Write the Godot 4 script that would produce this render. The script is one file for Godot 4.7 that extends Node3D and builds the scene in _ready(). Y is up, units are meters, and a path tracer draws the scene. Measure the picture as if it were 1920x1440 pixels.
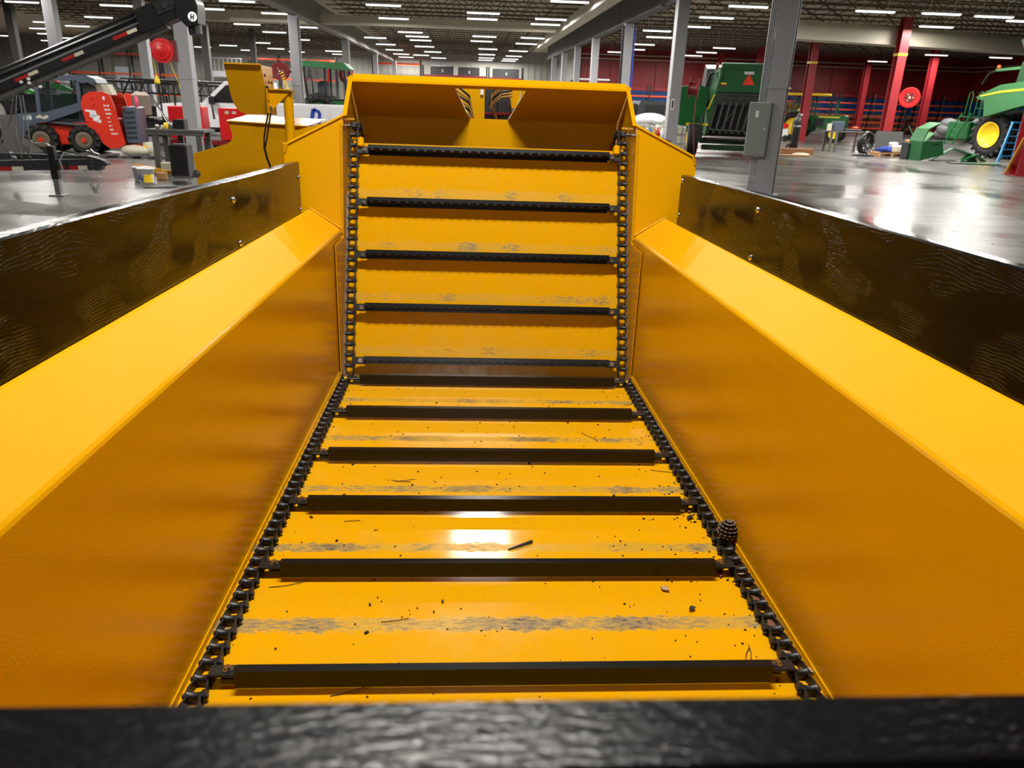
extends Node3D
# A farm machinery workshop seen over the tail board of a yellow chain-floor feed wagon.

var M := {}
var used := {}
var rng := RandomNumberGenerator.new()

# ---------------------------------------------------------------- shapes
func sf() -> SurfaceTool:
	var s := SurfaceTool.new()
	s.begin(Mesh.PRIMITIVE_TRIANGLES)
	s.set_smooth_group(-1)
	return s

func tri(s: SurfaceTool, a: Vector3, b: Vector3, c: Vector3) -> void:
	s.add_vertex(a)
	s.add_vertex(c)
	s.add_vertex(b)

func quad(s: SurfaceTool, a: Vector3, b: Vector3, c: Vector3, d: Vector3) -> void:
	tri(s, a, b, c)
	tri(s, a, c, d)

func hexa(s: SurfaceTool, p: Array) -> void:
	# eight corners: 0-3 the lower ring counter-clockwise seen from above, 4-7 the upper ring
	quad(s, p[3], p[2], p[1], p[0])
	quad(s, p[4], p[5], p[6], p[7])
	for i in 4:
		var j := (i + 1) % 4
		quad(s, p[i], p[j], p[4 + j], p[4 + i])

func bx(s: SurfaceTool, c: Vector3, e: Vector3, b := Basis()) -> void:
	var h := e * 0.5
	var p := []
	for y in [-1, 1]:
		for q in [[-1, 1], [1, 1], [1, -1], [-1, -1]]:
			p.append(c + b * Vector3(q[0] * h.x, y * h.y, q[1] * h.z))
	hexa(s, p)

func cbx(s: SurfaceTool, c: Vector3, e: Vector3, k: float, b := Basis()) -> void:
	# box with chamfered vertical edges and chamfered top and bottom rims
	var h := e * 0.5
	var rings := []
	for q in [[-h.y, k], [-h.y + k, 0.0], [h.y - k, 0.0], [h.y, k]]:
		var ring := []
		for w in [[-1, 1, 1, 0], [1, 1, -1, 0], [1, 1, 0, 1], [1, -1, 0, -1], [1, -1, -1, 0], [-1, -1, 1, 0], [-1, -1, 0, -1], [-1, 1, 0, 1]]:
			var hx: float = h.x - q[1]
			var hz: float = h.z - q[1]
			ring.append(c + b * Vector3(w[0] * hx + w[2] * k, q[0], w[1] * hz - w[3] * k))
		# order: front edge left to right, right edge, back edge, left edge
		rings.append([ring[0], ring[1], ring[2], ring[3], ring[4], ring[5], ring[6], ring[7]])
	for r in 3:
		for i in 8:
			var j := (i + 1) % 8
			quad(s, rings[r][i], rings[r][j], rings[r + 1][j], rings[r + 1][i])
	for i in range(1, 7):
		tri(s, rings[3][0], rings[3][i], rings[3][i + 1])
		tri(s, rings[0][0], rings[0][i + 1], rings[0][i])

func beam(s: SurfaceTool, a: Vector3, b: Vector3, w: float, h: float, up := Vector3.UP) -> void:
	var z := (b - a).normalized()
	var x := up.cross(z)
	if x.length() < 0.01:
		x = Vector3.RIGHT.cross(z)
	x = x.normalized()
	bx(s, (a + b) * 0.5, Vector3(w, h, a.distance_to(b)), Basis(x, z.cross(x), z))

func prism(s: SurfaceTool, poly: PackedVector2Array, d0: float, d1: float, t := Transform3D()) -> void:
	# polygon in the xy plane of t, pushed along its z from d0 to d1
	var p := poly.duplicate()
	if Geometry2D.is_polygon_clockwise(p):
		p.reverse()
	var ix := Geometry2D.triangulate_polygon(p)
	for k in range(0, ix.size(), 3):
		var a := p[ix[k]]
		var b := p[ix[k + 1]]
		var c := p[ix[k + 2]]
		if (b - a).cross(c - a) < 0.0:
			var q := b
			b = c
			c = q
		tri(s, t * Vector3(a.x, a.y, d1), t * Vector3(b.x, b.y, d1), t * Vector3(c.x, c.y, d1))
		tri(s, t * Vector3(a.x, a.y, d0), t * Vector3(c.x, c.y, d0), t * Vector3(b.x, b.y, d0))
	for i in p.size():
		var a := p[i]
		var b := p[(i + 1) % p.size()]
		quad(s, t * Vector3(a.x, a.y, d0), t * Vector3(b.x, b.y, d0), t * Vector3(b.x, b.y, d1), t * Vector3(a.x, a.y, d1))

func strip(line: PackedVector2Array, th: float) -> PackedVector2Array:
	# closed outline of an open bent sheet of thickness th, to the left of the line
	var out := PackedVector2Array(line)
	for i in range(line.size() - 1, -1, -1):
		var n := Vector2.ZERO
		if i > 0:
			n += (line[i] - line[i - 1]).normalized().orthogonal()
		if i < line.size() - 1:
			n += (line[i + 1] - line[i]).normalized().orthogonal()
		out.append(line[i] - n.normalized() * th)
	return out

func tube(s: SurfaceTool, pts: Array, r: float, n := 8, caps := true, r1 := -1.0) -> void:
	var rings := []
	var last := Vector3.ZERO
	for i in pts.size():
		var d: Vector3 = (pts[mini(i + 1, pts.size() - 1)] - pts[maxi(i - 1, 0)]).normalized()
		var x := last
		if i == 0:
			x = Vector3.UP if absf(d.y) < 0.9 else Vector3.RIGHT
		x = (x - d * x.dot(d)).normalized()
		last = x
		var y := d.cross(x)
		var rr := r if r1 < 0.0 else lerpf(r, r1, float(i) / (pts.size() - 1))
		var ring := []
		for k in n:
			var a := TAU * k / n
			ring.append(pts[i] + (x * cos(a) + y * sin(a)) * rr)
		rings.append(ring)
	s.set_smooth_group(1)
	for i in rings.size() - 1:
		for k in n:
			var j := (k + 1) % n
			quad(s, rings[i][k], rings[i][j], rings[i + 1][j], rings[i + 1][k])
	s.set_smooth_group(-1)
	if caps:
		for k in range(1, n - 1):
			tri(s, rings[0][0], rings[0][k + 1], rings[0][k])
			tri(s, rings[-1][0], rings[-1][k], rings[-1][k + 1])

func lathe(s: SurfaceTool, prof: Array, t: Transform3D, n := 24, smooth := true) -> void:
	# prof: [radius, height along t's y], from bottom to top on the outside
	if smooth:
		s.set_smooth_group(2)
	for i in prof.size() - 1:
		for k in n:
			var a0 := TAU * k / n
			var a1 := TAU * (k + 1) / n
			var p0: Array = prof[i]
			var p1: Array = prof[i + 1]
			var a := t * Vector3(p0[0] * sin(a0), p0[1], p0[0] * cos(a0))
			var b := t * Vector3(p0[0] * sin(a1), p0[1], p0[0] * cos(a1))
			var c := t * Vector3(p1[0] * sin(a1), p1[1], p1[0] * cos(a1))
			var d := t * Vector3(p1[0] * sin(a0), p1[1], p1[0] * cos(a0))
			if p0[0] > 1e-6:
				tri(s, a, b, c)
			if p1[0] > 1e-6:
				tri(s, a, c, d)
	s.set_smooth_group(-1)

func disc(s: SurfaceTool, c: Vector3, axis: Vector3, r: float, h: float, n := 12) -> void:
	# short solid cylinder centred on c
	var y := axis.normalized()
	var x := y.cross(Vector3.UP if absf(y.y) < 0.9 else Vector3.RIGHT).normalized()
	var t := Transform3D(Basis(x, y, x.cross(y)), c)
	lathe(s, [[0.0, -h / 2], [r, -h / 2]], t, n, false)
	lathe(s, [[r, -h / 2], [r, h / 2]], t, n, true)
	lathe(s, [[r, h / 2], [0.0, h / 2]], t, n, false)

func ball(s: SurfaceTool, c: Vector3, e: Vector3, n := 12) -> void:
	var prof := []
	for i in n / 2 + 1:
		var a := PI * i / (n / 2) - PI / 2
		prof.append([maxf(0.0, cos(a)), sin(a)])
	lathe(s, prof, Transform3D(Basis().scaled(e), c), n)

func done(s: SurfaceTool) -> ArrayMesh:
	s.generate_normals()
	return s.commit()

# ---------------------------------------------------------------- nodes
func numbered(called: String) -> String:
	var n: int = used.get(called, 0)
	used[called] = n + 1
	return called if n == 0 else "%s_%03d" % [called, n]

func inst(parent: Node, called: String, mesh: Mesh, m: Material, at := Transform3D()) -> MeshInstance3D:
	var o := MeshInstance3D.new()
	o.name = numbered(called) if parent == self else called
	o.mesh = mesh
	o.material_override = m
	o.transform = at
	parent.add_child(o, true)
	return o

func part(parent: Node, called: String, s: SurfaceTool, m: Material, at := Transform3D()) -> MeshInstance3D:
	return inst(parent, called, done(s), m, at)

func tag(o: Node, label: String, category: String, group := "", kind := "") -> Node:
	o.set_meta("label", label)
	o.set_meta("category", category)
	if group:
		o.set_meta("group", group)
	if kind:
		o.set_meta("kind", kind)
	return o

func thing(called: String, label: String, category: String, at := Vector3.ZERO, turn := 0.0, group := "") -> Node3D:
	var o := Node3D.new()
	o.name = numbered(called)
	add_child(o, true)
	o.position = at
	o.rotation.y = turn
	tag(o, label, category, group)
	return o

func struct(called: String, s: SurfaceTool, m: Material, label := "") -> MeshInstance3D:
	var o := part(self, called, s, m)
	o.set_meta("kind", "structure")
	if label:
		o.set_meta("label", label)
	return o

# ---------------------------------------------------------------- materials
func mat(c: Color, rough := 0.5, metal := 0.0, spec := 0.5) -> StandardMaterial3D:
	var m := StandardMaterial3D.new()
	m.albedo_color = c
	m.roughness = rough
	m.metallic = metal
	m.metallic_specular = spec
	return m

func noise(freq: float, octaves := 4, sd := 1, kind := FastNoiseLite.TYPE_SIMPLEX_SMOOTH) -> FastNoiseLite:
	var n := FastNoiseLite.new()
	n.noise_type = kind
	n.frequency = freq
	n.fractal_octaves = octaves
	n.seed = sd
	return n

func noise_tex(n: FastNoiseLite, w := 512, h := 512, ramp: Gradient = null) -> NoiseTexture2D:
	var t := NoiseTexture2D.new()
	t.width = w
	t.height = h
	t.noise = n
	t.seamless = true
	t.generate_mipmaps = false
	if ramp:
		t.color_ramp = ramp
	return t

func ramp2(a: Color, b: Color, c: Color) -> Gradient:
	var g := Gradient.new()
	g.offsets = PackedFloat32Array([0.2, 0.5, 0.8])
	g.colors = PackedColorArray([a, b, c])
	return g

# ---------------------------------------------------------------- the scene
func _ready() -> void:
	rng.seed = 20
	view_and_light()
	materials()
	hall()
	wagon()
	wagon_debris()
	left_bay()
	far_end()
	right_bay()

func view_and_light() -> void:
	var cam := Camera3D.new()
	cam.name = "camera"
	cam.position = Vector3(0, 1.75, 0)
	cam.basis = Basis(Vector3.UP, -0.066106) * Basis(Vector3.RIGHT, -0.363743) * Basis(Vector3.BACK, 0.033)
	cam.fov = 54.17
	cam.near = 0.02
	cam.far = 300.0
	var lens := CameraAttributesPhysical.new()
	lens.frustum_focal_length = 23.47
	lens.frustum_focus_distance = 2.9
	lens.exposure_aperture = 7.0
	lens.frustum_near = 0.02
	lens.frustum_far = 300.0
	cam.attributes = lens
	cam.current = true
	add_child(cam)
	var w := WorldEnvironment.new()
	w.name = "environment"
	var e := Environment.new()
	e.background_mode = Environment.BG_COLOR
	e.background_color = Color(0.02, 0.02, 0.022)
	e.tonemap_mode = Environment.TONE_MAPPER_LINEAR
	e.tonemap_exposure = 0.5
	e.sdfgi_enabled = true
	e.ssao_enabled = true
	e.ssil_enabled = true
	w.environment = e
	add_child(w)

# every strip light: its place over the floor
const LAMPS := [[-19.7, -38.1], [-15.6, -38], [-19.4, -44.8], [-24.6, -49.8], [-23.9, -52.1], [-27.9, -55.7], [-30.3, -61.3], [-31.1, -65.9], [-35, -71], [-35.6, -66], [-11.6, -37.9], [-26.6, -71.7], [-23.8, -68], [-23, -72.5], [-9.3, -34.2], [-8.8, -38.8], [-12, -45.7], [-11.8, -51], [-9, -46.2], [-11.6, -57.3], [-15.6, -62.8], [-19.6, -68.3], [-16.3, -70.6], [-19.8, -75.2], [-15.5, -75], [-11.6, -71.3], [-11.9, -76.6], [-5.9, -52.5], [-5.9, -59], [-3.4, -33.5], [-3.5, -39], [-3.3, -46.9], [-5.9, -65.7], [-5.9, -72.1], [-5.9, -77.7], [-4.2, -72.8], [-3.1, -50], [-3.1, -53.3], [-3.2, -59.9], [-2.9, -66.7], [-2.8, -77], [0.6, -35], [0.6, -37.6], [0.9, -48], [0.8, -52.1], [1.4, -60.1], [1.5, -67.7], [1.6, -73.7], [1.6, -78.1], [3.6, -29.9], [3.6, -36.5], [3.6, -39], [3.7, -47.8], [3.7, -52.9], [3.7, -61.2], [3.8, -68.8], [3.8, -74.1], [3.8, -77.9], [9.9, -29.2], [10, -33.2], [10.3, -37.3], [9.2, -40.1], [10.2, -43.8], [10.6, -49.6], [15.8, -50.1], [16.1, -54.8], [16.3, -58.9], [11.1, -54.5], [10.6, -58.1], [14.5, -29.1], [16.9, -29], [19, -29.2], [20.9, -30.2], [19.3, -33.3], [19, -36.9], [23.9, -43.3], [28.9, -49.2], [29.6, -57.7], [33.2, -49.4], [27.8, -40.9],
	[0.0, -2.2], [0.2, -9.9], [0.3, -17.5], [0.5, -25.5], [-3.5, -13.6], [-3.5, -21.0], [3.7, -17.5], [3.7, -24.0], [-10.5, -9.9], [-10.5, -17.5], [-10.5, -25.5], [10.0, -14.5], [15.0, -21.0], [-16.0, -13.6], [-16.0, -21.0], [-16, -29.5], [22.0, -17.5], [22.0, -24.0], [0.0, 7.0]]

func materials() -> void:
	M.grey_paint = mat(Color(0.56, 0.56, 0.575), 0.5)
	M.dark_grey = mat(Color(0.30, 0.29, 0.28), 0.6)
	M.ceiling_paint = mat(Color(0.74, 0.70, 0.62), 0.8)
	M.joist = mat(Color(0.36, 0.31, 0.26), 0.7)
	M.duct = mat(Color(0.70, 0.67, 0.60), 0.6)
	M.white_wall = mat(Color(0.60, 0.595, 0.57), 0.6)
	M.rib = mat(Color(0.57, 0.565, 0.54), 0.6)
	M.red_wall = mat(Color(0.52, 0.09, 0.11), 0.5)
	M.red_steel = mat(Color(0.56, 0.11, 0.14), 0.45)
	M.blue_wall = mat(Color(0.05, 0.27, 0.52), 0.5)
	M.tan_wall = mat(Color(0.50, 0.42, 0.37), 0.6)
	M.black = mat(Color(0.035, 0.035, 0.038), 0.42)
	M.black_steel = mat(Color(0.075, 0.075, 0.08), 0.45)
	M.rubber = mat(Color(0.055, 0.053, 0.052), 0.75)
	M.charcoal = mat(Color(0.15, 0.155, 0.17), 0.45)
	M.steel = mat(Color(0.62, 0.62, 0.62), 0.35, 0.9)
	M.zinc = mat(Color(0.86, 0.86, 0.86), 0.18, 1.0)
	M.white = mat(Color(0.86, 0.86, 0.87), 0.4)
	M.offwhite = mat(Color(0.74, 0.72, 0.64), 0.5)
	M.red = mat(Color(0.80, 0.05, 0.07), 0.35)
	M.dark_red = mat(Color(0.45, 0.03, 0.06), 0.4)
	M.orange_red = mat(Color(0.80, 0.16, 0.05), 0.42)
	M.orange = mat(Color(0.80, 0.27, 0.10), 0.5)
	M.green = mat(Color(0.03, 0.33, 0.13), 0.35)
	M.dark_green = mat(Color(0.03, 0.20, 0.08), 0.45)
	M.pale_green = mat(Color(0.17, 0.38, 0.22), 0.4)
	M.bright_green = mat(Color(0.08, 0.48, 0.12), 0.35)
	M.yellow = mat(Color(0.95, 0.80, 0.10), 0.4)
	M.blue = mat(Color(0.06, 0.22, 0.62), 0.45)
	M.light_blue = mat(Color(0.10, 0.46, 0.66), 0.45)
	M.brown = mat(Color(0.52, 0.34, 0.18), 0.7)
	M.wood = mat(Color(0.70, 0.52, 0.33), 0.75)
	M.slate = mat(Color(0.27, 0.31, 0.37), 0.42)
	M.pink = mat(Color(0.93, 0.35, 0.48), 0.4)
	M.cloth = mat(Color(0.12, 0.20, 0.52), 0.9)
	M.rope = mat(Color(0.62, 0.45, 0.18), 0.9)
	var g := mat(Color(0.12, 0.17, 0.17, 0.35), 0.06)
	g.transparency = BaseMaterial3D.TRANSPARENCY_ALPHA
	M.glass = g
	var l := mat(Color(1, 1, 1), 0.5)
	l.emission_enabled = true
	l.emission = Color(1.0, 0.99, 0.97)
	l.emission_energy_multiplier = 5.0
	M.lamp = l
	# polished concrete with worn, stained patches
	var c := mat(Color(1, 1, 1), 0.2, 0.0, 0.36)
	c.albedo_texture = concrete_picture()
	c.uv1_triplanar = true
	c.uv1_world_triplanar = true
	c.uv1_scale = Vector3(1.0 / 24.0, 1.0 / 24.0, 1.0 / 24.0)
	c.roughness_texture = noise_tex(noise(0.012, 4, 9), 512, 512, ramp2(Color(0.5, 0.5, 0.5), Color(0.95, 0.95, 0.95), Color(1, 1, 1)))
	c.roughness = 0.3
	M.concrete = c

func concrete_picture() -> ImageTexture:
	var n := 1024
	var im := Image.create(n, n, false, Image.FORMAT_RGB8)
	var a := noise(1.0, 4, 3)
	var b := noise(1.0, 3, 5)
	var f := noise(1.0, 2, 7)
	for y in n:
		for x in n:
			# a torus walk keeps the picture seamless
			var u := TAU * x / n
			var v := TAU * y / n
			var px := Vector3(cos(u) * 1.1, sin(u) * 1.1, cos(v) * 2.9 + 7.0)
			var k := a.get_noise_3d(px.x, px.y + sin(v) * 2.9, px.z)
			var k2 := b.get_noise_3d(px.x * 0.8 + 30.0, px.y * 0.8 + sin(v) * 7.5, cos(v) * 7.5)
			var k3 := f.get_noise_2d(x * 0.09, y * 0.09)
			var g := 0.34 + 0.12 * k + 0.17 * maxf(0.0, k2) + 0.05 * k3
			im.set_pixel(x, y, Color(g, g * 0.985, g * 0.955 + 0.01 * k))
	return ImageTexture.create_from_image(im)

func lamp_mesh_housing() -> ArrayMesh:
	var s := sf()
	var p := PackedVector2Array([Vector2(-0.13, 0.0), Vector2(0.13, 0.0), Vector2(0.06, 0.06), Vector2(-0.06, 0.06)])
	prism(s, p, -0.70, 0.70, Transform3D(Basis(Vector3.BACK, Vector3.UP, Vector3.LEFT), Vector3.ZERO))
	for x in [-0.45, 0.45]:
		beam(s, Vector3(x, 0.06, 0), Vector3(x, 0.909, 0), 0.012, 0.012)
	return done(s)

func lamps() -> void:
	var body := lamp_mesh_housing()
	var s := sf()
	var lens := PackedVector2Array()
	for k in 9:
		lens.append(Vector2(cos(PI * k / 8.0) * 0.115, -0.002 - sin(PI * k / 8.0) * 0.05))
	prism(s, lens, -0.68, 0.68, Transform3D(Basis(Vector3.BACK, Vector3.UP, Vector3.LEFT), Vector3.ZERO))
	var glow := done(s)
	var i := 0
	for p in LAMPS:
		var o := thing("strip_light", "", "ceiling light", Vector3(p[0], 5.05, p[1]), 0.0, "suspended strip lights of the hall")
		inst(o, "housing", body, M.white)
		inst(o, "light_tube", glow, M.lamp)
		var a := AreaLight3D.new()
		a.name = "lamp_glow"
		a.area_size = Vector2(1.36, 0.22)
		a.area_normalize_energy = true
		a.light_energy = LAMP_ENERGY
		a.light_color = Color(1.0, 0.985, 0.955)
		a.area_range = 120.0
		a.shadow_enabled = true
		a.position = Vector3(0, -0.07, 0)
		a.rotation.x = -PI / 2
		o.add_child(a)
		o.set_meta("label", lamp_label(p))
		i += 1

const ROWS := [[-28.0, "over the far corner racks"], [-18.0, "above the skid steer"], [-13.5, "above the harvest header"], [-8.0, "above the white service truck"], [-5.0, "beside the pale girder"], [-2.0, "between girder and wagon"], [2.2, "straight above the yellow wagon"], [5.0, "under the long beige duct"], [12.5, "above the round baler"], [17.5, "above the steel bench"], [22.5, "above the green shields"], [99.0, "above the combine harvester"]]
const ORDER := ["first", "second", "third", "fourth", "fifth", "sixth", "seventh", "eighth", "ninth", "tenth", "eleventh", "twelfth", "thirteenth", "fourteenth"]

func lamp_row(x: float) -> int:
	for k in ROWS.size():
		if x < ROWS[k][0]:
			return k
	return 0

func lamp_label(p: Array) -> String:
	var r := lamp_row(p[0])
	var before := 0
	for q in LAMPS:
		if lamp_row(q[0]) == r and (q[1] > p[1] or (q[1] == p[1] and q[0] < p[0])):
			before += 1
	return "white strip light, %s from the near end of the row %s" % [ORDER[before], ROWS[r][1]]

const LAMP_ENERGY := 60.0
const XL := -46.0
const XR := 41.0
const ZB := -80.0
const ZR := -64.0
const ZF := 16.0
const TOP := 6.0

func hall() -> void:
	var s := sf()
	bx(s, Vector3((XL + XR) / 2, -0.1, (ZB + ZF) / 2), Vector3(XR - XL + 1, 0.2, ZF - ZB + 1))
	struct("floor", s, M.concrete, "polished grey concrete floor with worn mottled patches")
	s = sf()
	bx(s, Vector3((XL + XR) / 2, TOP + 0.1, (ZB + ZF) / 2), Vector3(XR - XL + 1, 0.2, ZF - ZB + 1))
	var roof := struct("ceiling", s, M.ceiling_paint, "beige steel roof deck over open bar joists")
	# deck ribs, bar joists
	s = sf()
	for k in 150:
		var x := XL + 0.3 + k * 0.58
		bx(s, Vector3(x, TOP - 0.02, (ZB + ZF) / 2), Vector3(0.12, 0.04, ZF - ZB))
	var ribs := part(roof, "deck_ribs", s, M.ceiling_paint)
	ribs.set_meta("kind", "stuff")
	s = sf()
	var z := -20.0
	while z > -79.0:
		for span in [[-26.0, -7.9], [-6.6, 5.4], [6.9, 40.0]]:
			if span[0] > 6.0 and z < ZR + 1.0:
				continue
			bx(s, Vector3((span[0] + span[1]) / 2, TOP - 0.08, z), Vector3(span[1] - span[0], 0.06, 0.08))
			bx(s, Vector3((span[0] + span[1]) / 2, TOP - 0.48, z), Vector3(span[1] - span[0], 0.05, 0.07))
			var x: float = span[0]
			while x + 1.2 <= span[1]:
				beam(s, Vector3(x, TOP - 0.08, z), Vector3(x + 0.6, TOP - 0.48, z), 0.035, 0.035)
				beam(s, Vector3(x + 0.6, TOP - 0.48, z), Vector3(x + 1.2, TOP - 0.08, z), 0.035, 0.035)
				x += 1.2
		z -= 1.9
	struct("trim_4", s, M.joist, "dark open-web bar joists carrying the roof deck")
	# walls: white metal siding at the back, red block with a blue stripe in the other bay
	s = sf()
	bx(s, Vector3((XL + 8.6) / 2, TOP / 2, ZB - 0.15), Vector3(8.6 - XL, TOP, 0.3))
	var wb := struct("wall_back", s, M.white_wall, "white ribbed metal wall at the far end of the hall")
	s = sf()
	var x := XL + 0.4
	while x < 8.4:
		bx(s, Vector3(x, TOP / 2, ZB + 0.02), Vector3(0.07, TOP, 0.05))
		x += 0.62
	part(wb, "siding_ribs", s, M.rib).set_meta("kind", "stuff")
	s = sf()
	bx(s, Vector3(8.75, TOP / 2, (ZB + ZR) / 2), Vector3(0.3, TOP, ZR - ZB))
	struct("wall_inner", s, M.white_wall)
	s = sf()
	bx(s, Vector3((8.6 + XR) / 2, 4.3, ZR - 0.15), Vector3(XR - 8.6, 3.4, 0.3))
	var wr := struct("wall_red", s, M.red_wall, "red painted wall with blue stripe behind the storage racks")
	s = sf()
	bx(s, Vector3((8.6 + XR) / 2, 2.0, ZR - 0.15), Vector3(XR - 8.6, 1.2, 0.3))
	part(wr, "blue_stripe", s, M.blue_wall)
	s = sf()
	bx(s, Vector3((8.6 + XR) / 2, 0.7, ZR - 0.15), Vector3(XR - 8.6, 1.4, 0.3))
	part(wr, "tan_base", s, M.tan_wall)
	s = sf()
	for q in 9:
		bx(s, Vector3(11.5 + q * 3.6, 4.3, ZR + 0.06), Vector3(0.5, 3.4, 0.12))
	part(wr, "pilasters", s, M.red_wall)
	s = sf()
	bx(s, Vector3((8.6 + XR) / 2, 4.35, ZR + 0.05), Vector3(XR - 8.6, 0.1, 0.1))
	part(wr, "ledge", s, M.red_wall)
	s = sf()
	bx(s, Vector3(XR + 0.15, 4.3, (ZR + ZF) / 2), Vector3(0.3, 3.4, ZF - ZR))
	var ws := struct("wall_right", s, M.red_wall, "red painted side wall beyond the combine")
	s = sf()
	bx(s, Vector3(XR + 0.15, 2.0, (ZR + ZF) / 2), Vector3(0.3, 1.2, ZF - ZR))
	part(ws, "blue_stripe", s, M.blue_wall)
	s = sf()
	bx(s, Vector3(XR + 0.15, 0.7, (ZR + ZF) / 2), Vector3(0.3, 1.4, ZF - ZR))
	part(ws, "tan_base", s, M.tan_wall)
	s = sf()
	bx(s, Vector3(XL - 0.15, TOP / 2, (ZB + ZF) / 2), Vector3(0.3, TOP, ZF - ZB))
	struct("wall_left", s, M.white_wall)
	s = sf()
	bx(s, Vector3((XL + XR) / 2, TOP / 2, ZF + 0.15), Vector3(XR - XL, TOP, 0.3))
	struct("wall_front", s, M.white_wall)
	lamps()
	girders()
	columns()

func girders() -> void:
	# long grey girders over the two rows of columns, and the ducts
	var s := sf()
	for zz in [[-26, -33.5], [-33.6, -46], [-46.1, -63.7]]:
		bx(s, Vector3(6.2, 5.28, (zz[0] + zz[1]) / 2.0), Vector3(0.12, 1.35, zz[0] - zz[1]))
		bx(s, Vector3(6.2, 4.62, (zz[0] + zz[1]) / 2.0), Vector3(0.34, 0.05, zz[0] - zz[1]))
	bx(s, Vector3(6.2, 5.28, -18), Vector3(0.12, 1.35, 16))
	var o := struct("trim_1", s, M.dark_grey, "deep grey girder over the row of columns beside the red bay")
	s = sf()
	bx(s, Vector3(-7.3, 5.2, -44), Vector3(0.14, 1.0, 70))
	bx(s, Vector3(-7.3, 4.72, -44), Vector3(0.36, 0.05, 70))
	o = struct("trim_2", s, mat(Color(0.42, 0.40, 0.36), 0.6), "pale girder over the columns by the skid steer")
	s = sf()
	bx(s, Vector3(4.75, 5.05, -34), Vector3(0.5, 0.4, 42))
	tag(part(self, "air_duct", s, M.duct), "long beige air duct under the ceiling next to the grey girder", "duct")
	s = sf()
	bx(s, Vector3(-3.6, 5.05, -41), Vector3(15.8, 0.42, 0.5))
	tag(part(self, "air_duct", s, M.duct), "beige cross duct spanning between the pale girder and the grey girder", "duct")
	s = sf()
	bx(s, Vector3(-11.6, 5.2, -43), Vector3(8.0, 0.5, 0.6))
	tag(part(self, "air_duct", s, M.duct), "narrow beige duct further back over the white pickup", "duct")
	s = sf()
	bx(s, Vector3(-11.6, 5.2, -32.6), Vector3(8.0, 0.5, 0.9))
	tag(part(self, "air_duct", s, M.duct), "wide beige duct over the white pickup", "duct")
	s = sf()
	bx(s, Vector3(25.5, 4.75, -37.0), Vector3(26, 0.7, 1.0), Basis(Vector3.UP, 0.25))
	tag(part(self, "air_duct", s, M.duct), "large beige duct crossing above the red columns", "duct")
	s = sf()
	bx(s, Vector3(22.0, 5.5, -24.0), Vector3(22, 0.25, 0.3), Basis(Vector3.UP, 0.32))
	struct("trim_3", s, M.ceiling_paint, "beige roof beam above the red columns")
	# sprinkler mains along the red wall
	s = sf()
	for y in [4.85, 5.15]:
		tube(s, [Vector3(8.8, y, ZR + 0.5), Vector3(XR - 0.4, y, ZR + 0.5)], 0.05, 6)
		tube(s, [Vector3(XR - 0.4, y, ZR + 0.5), Vector3(XR - 0.4, y, -20)], 0.05, 6)
	tag(part(self, "water_main", s, M.duct), "pale sprinkler pipes running along the top of the red wall", "pipe")

func h_column(at: Vector3, top: float, w: float, m: Material, label: String, called := "steel_column") -> Node3D:
	var o := thing(called, label, "column", at)
	var s := sf()
	bx(s, Vector3(0, top / 2, w * 0.45), Vector3(w, top, w * 0.1))
	bx(s, Vector3(0, top / 2, -w * 0.45), Vector3(w, top, w * 0.1))
	part(o, "flange", s, m)
	s = sf()
	bx(s, Vector3(0, top / 2, 0), Vector3(w * 0.12, top, w * 0.8))
	part(o, "web", s, m)
	s = sf()
	bx(s, Vector3(0, 0.015, 0), Vector3(w * 1.5, 0.03, w * 1.5))
	part(o, "base_plate", s, m)
	return o

func box_column(at: Vector3, top: float, w: float, d: float, m: Material, label: String) -> Node3D:
	var o := thing("steel_column", label, "column", at)
	var s := sf()
	cbx(s, Vector3(0, top / 2, 0), Vector3(w, top, d), 0.012)
	part(o, "shaft", s, m)
	s = sf()
	bx(s, Vector3(0, 0.015, 0), Vector3(w * 1.4, 0.03, d * 1.4))
	part(o, "base_plate", s, m)
	s = sf()
	bx(s, Vector3(0, top * 0.42, 0), Vector3(w * 1.06, 0.03, d * 1.06))
	part(o, "weld_band", s, m)
	return o

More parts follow.
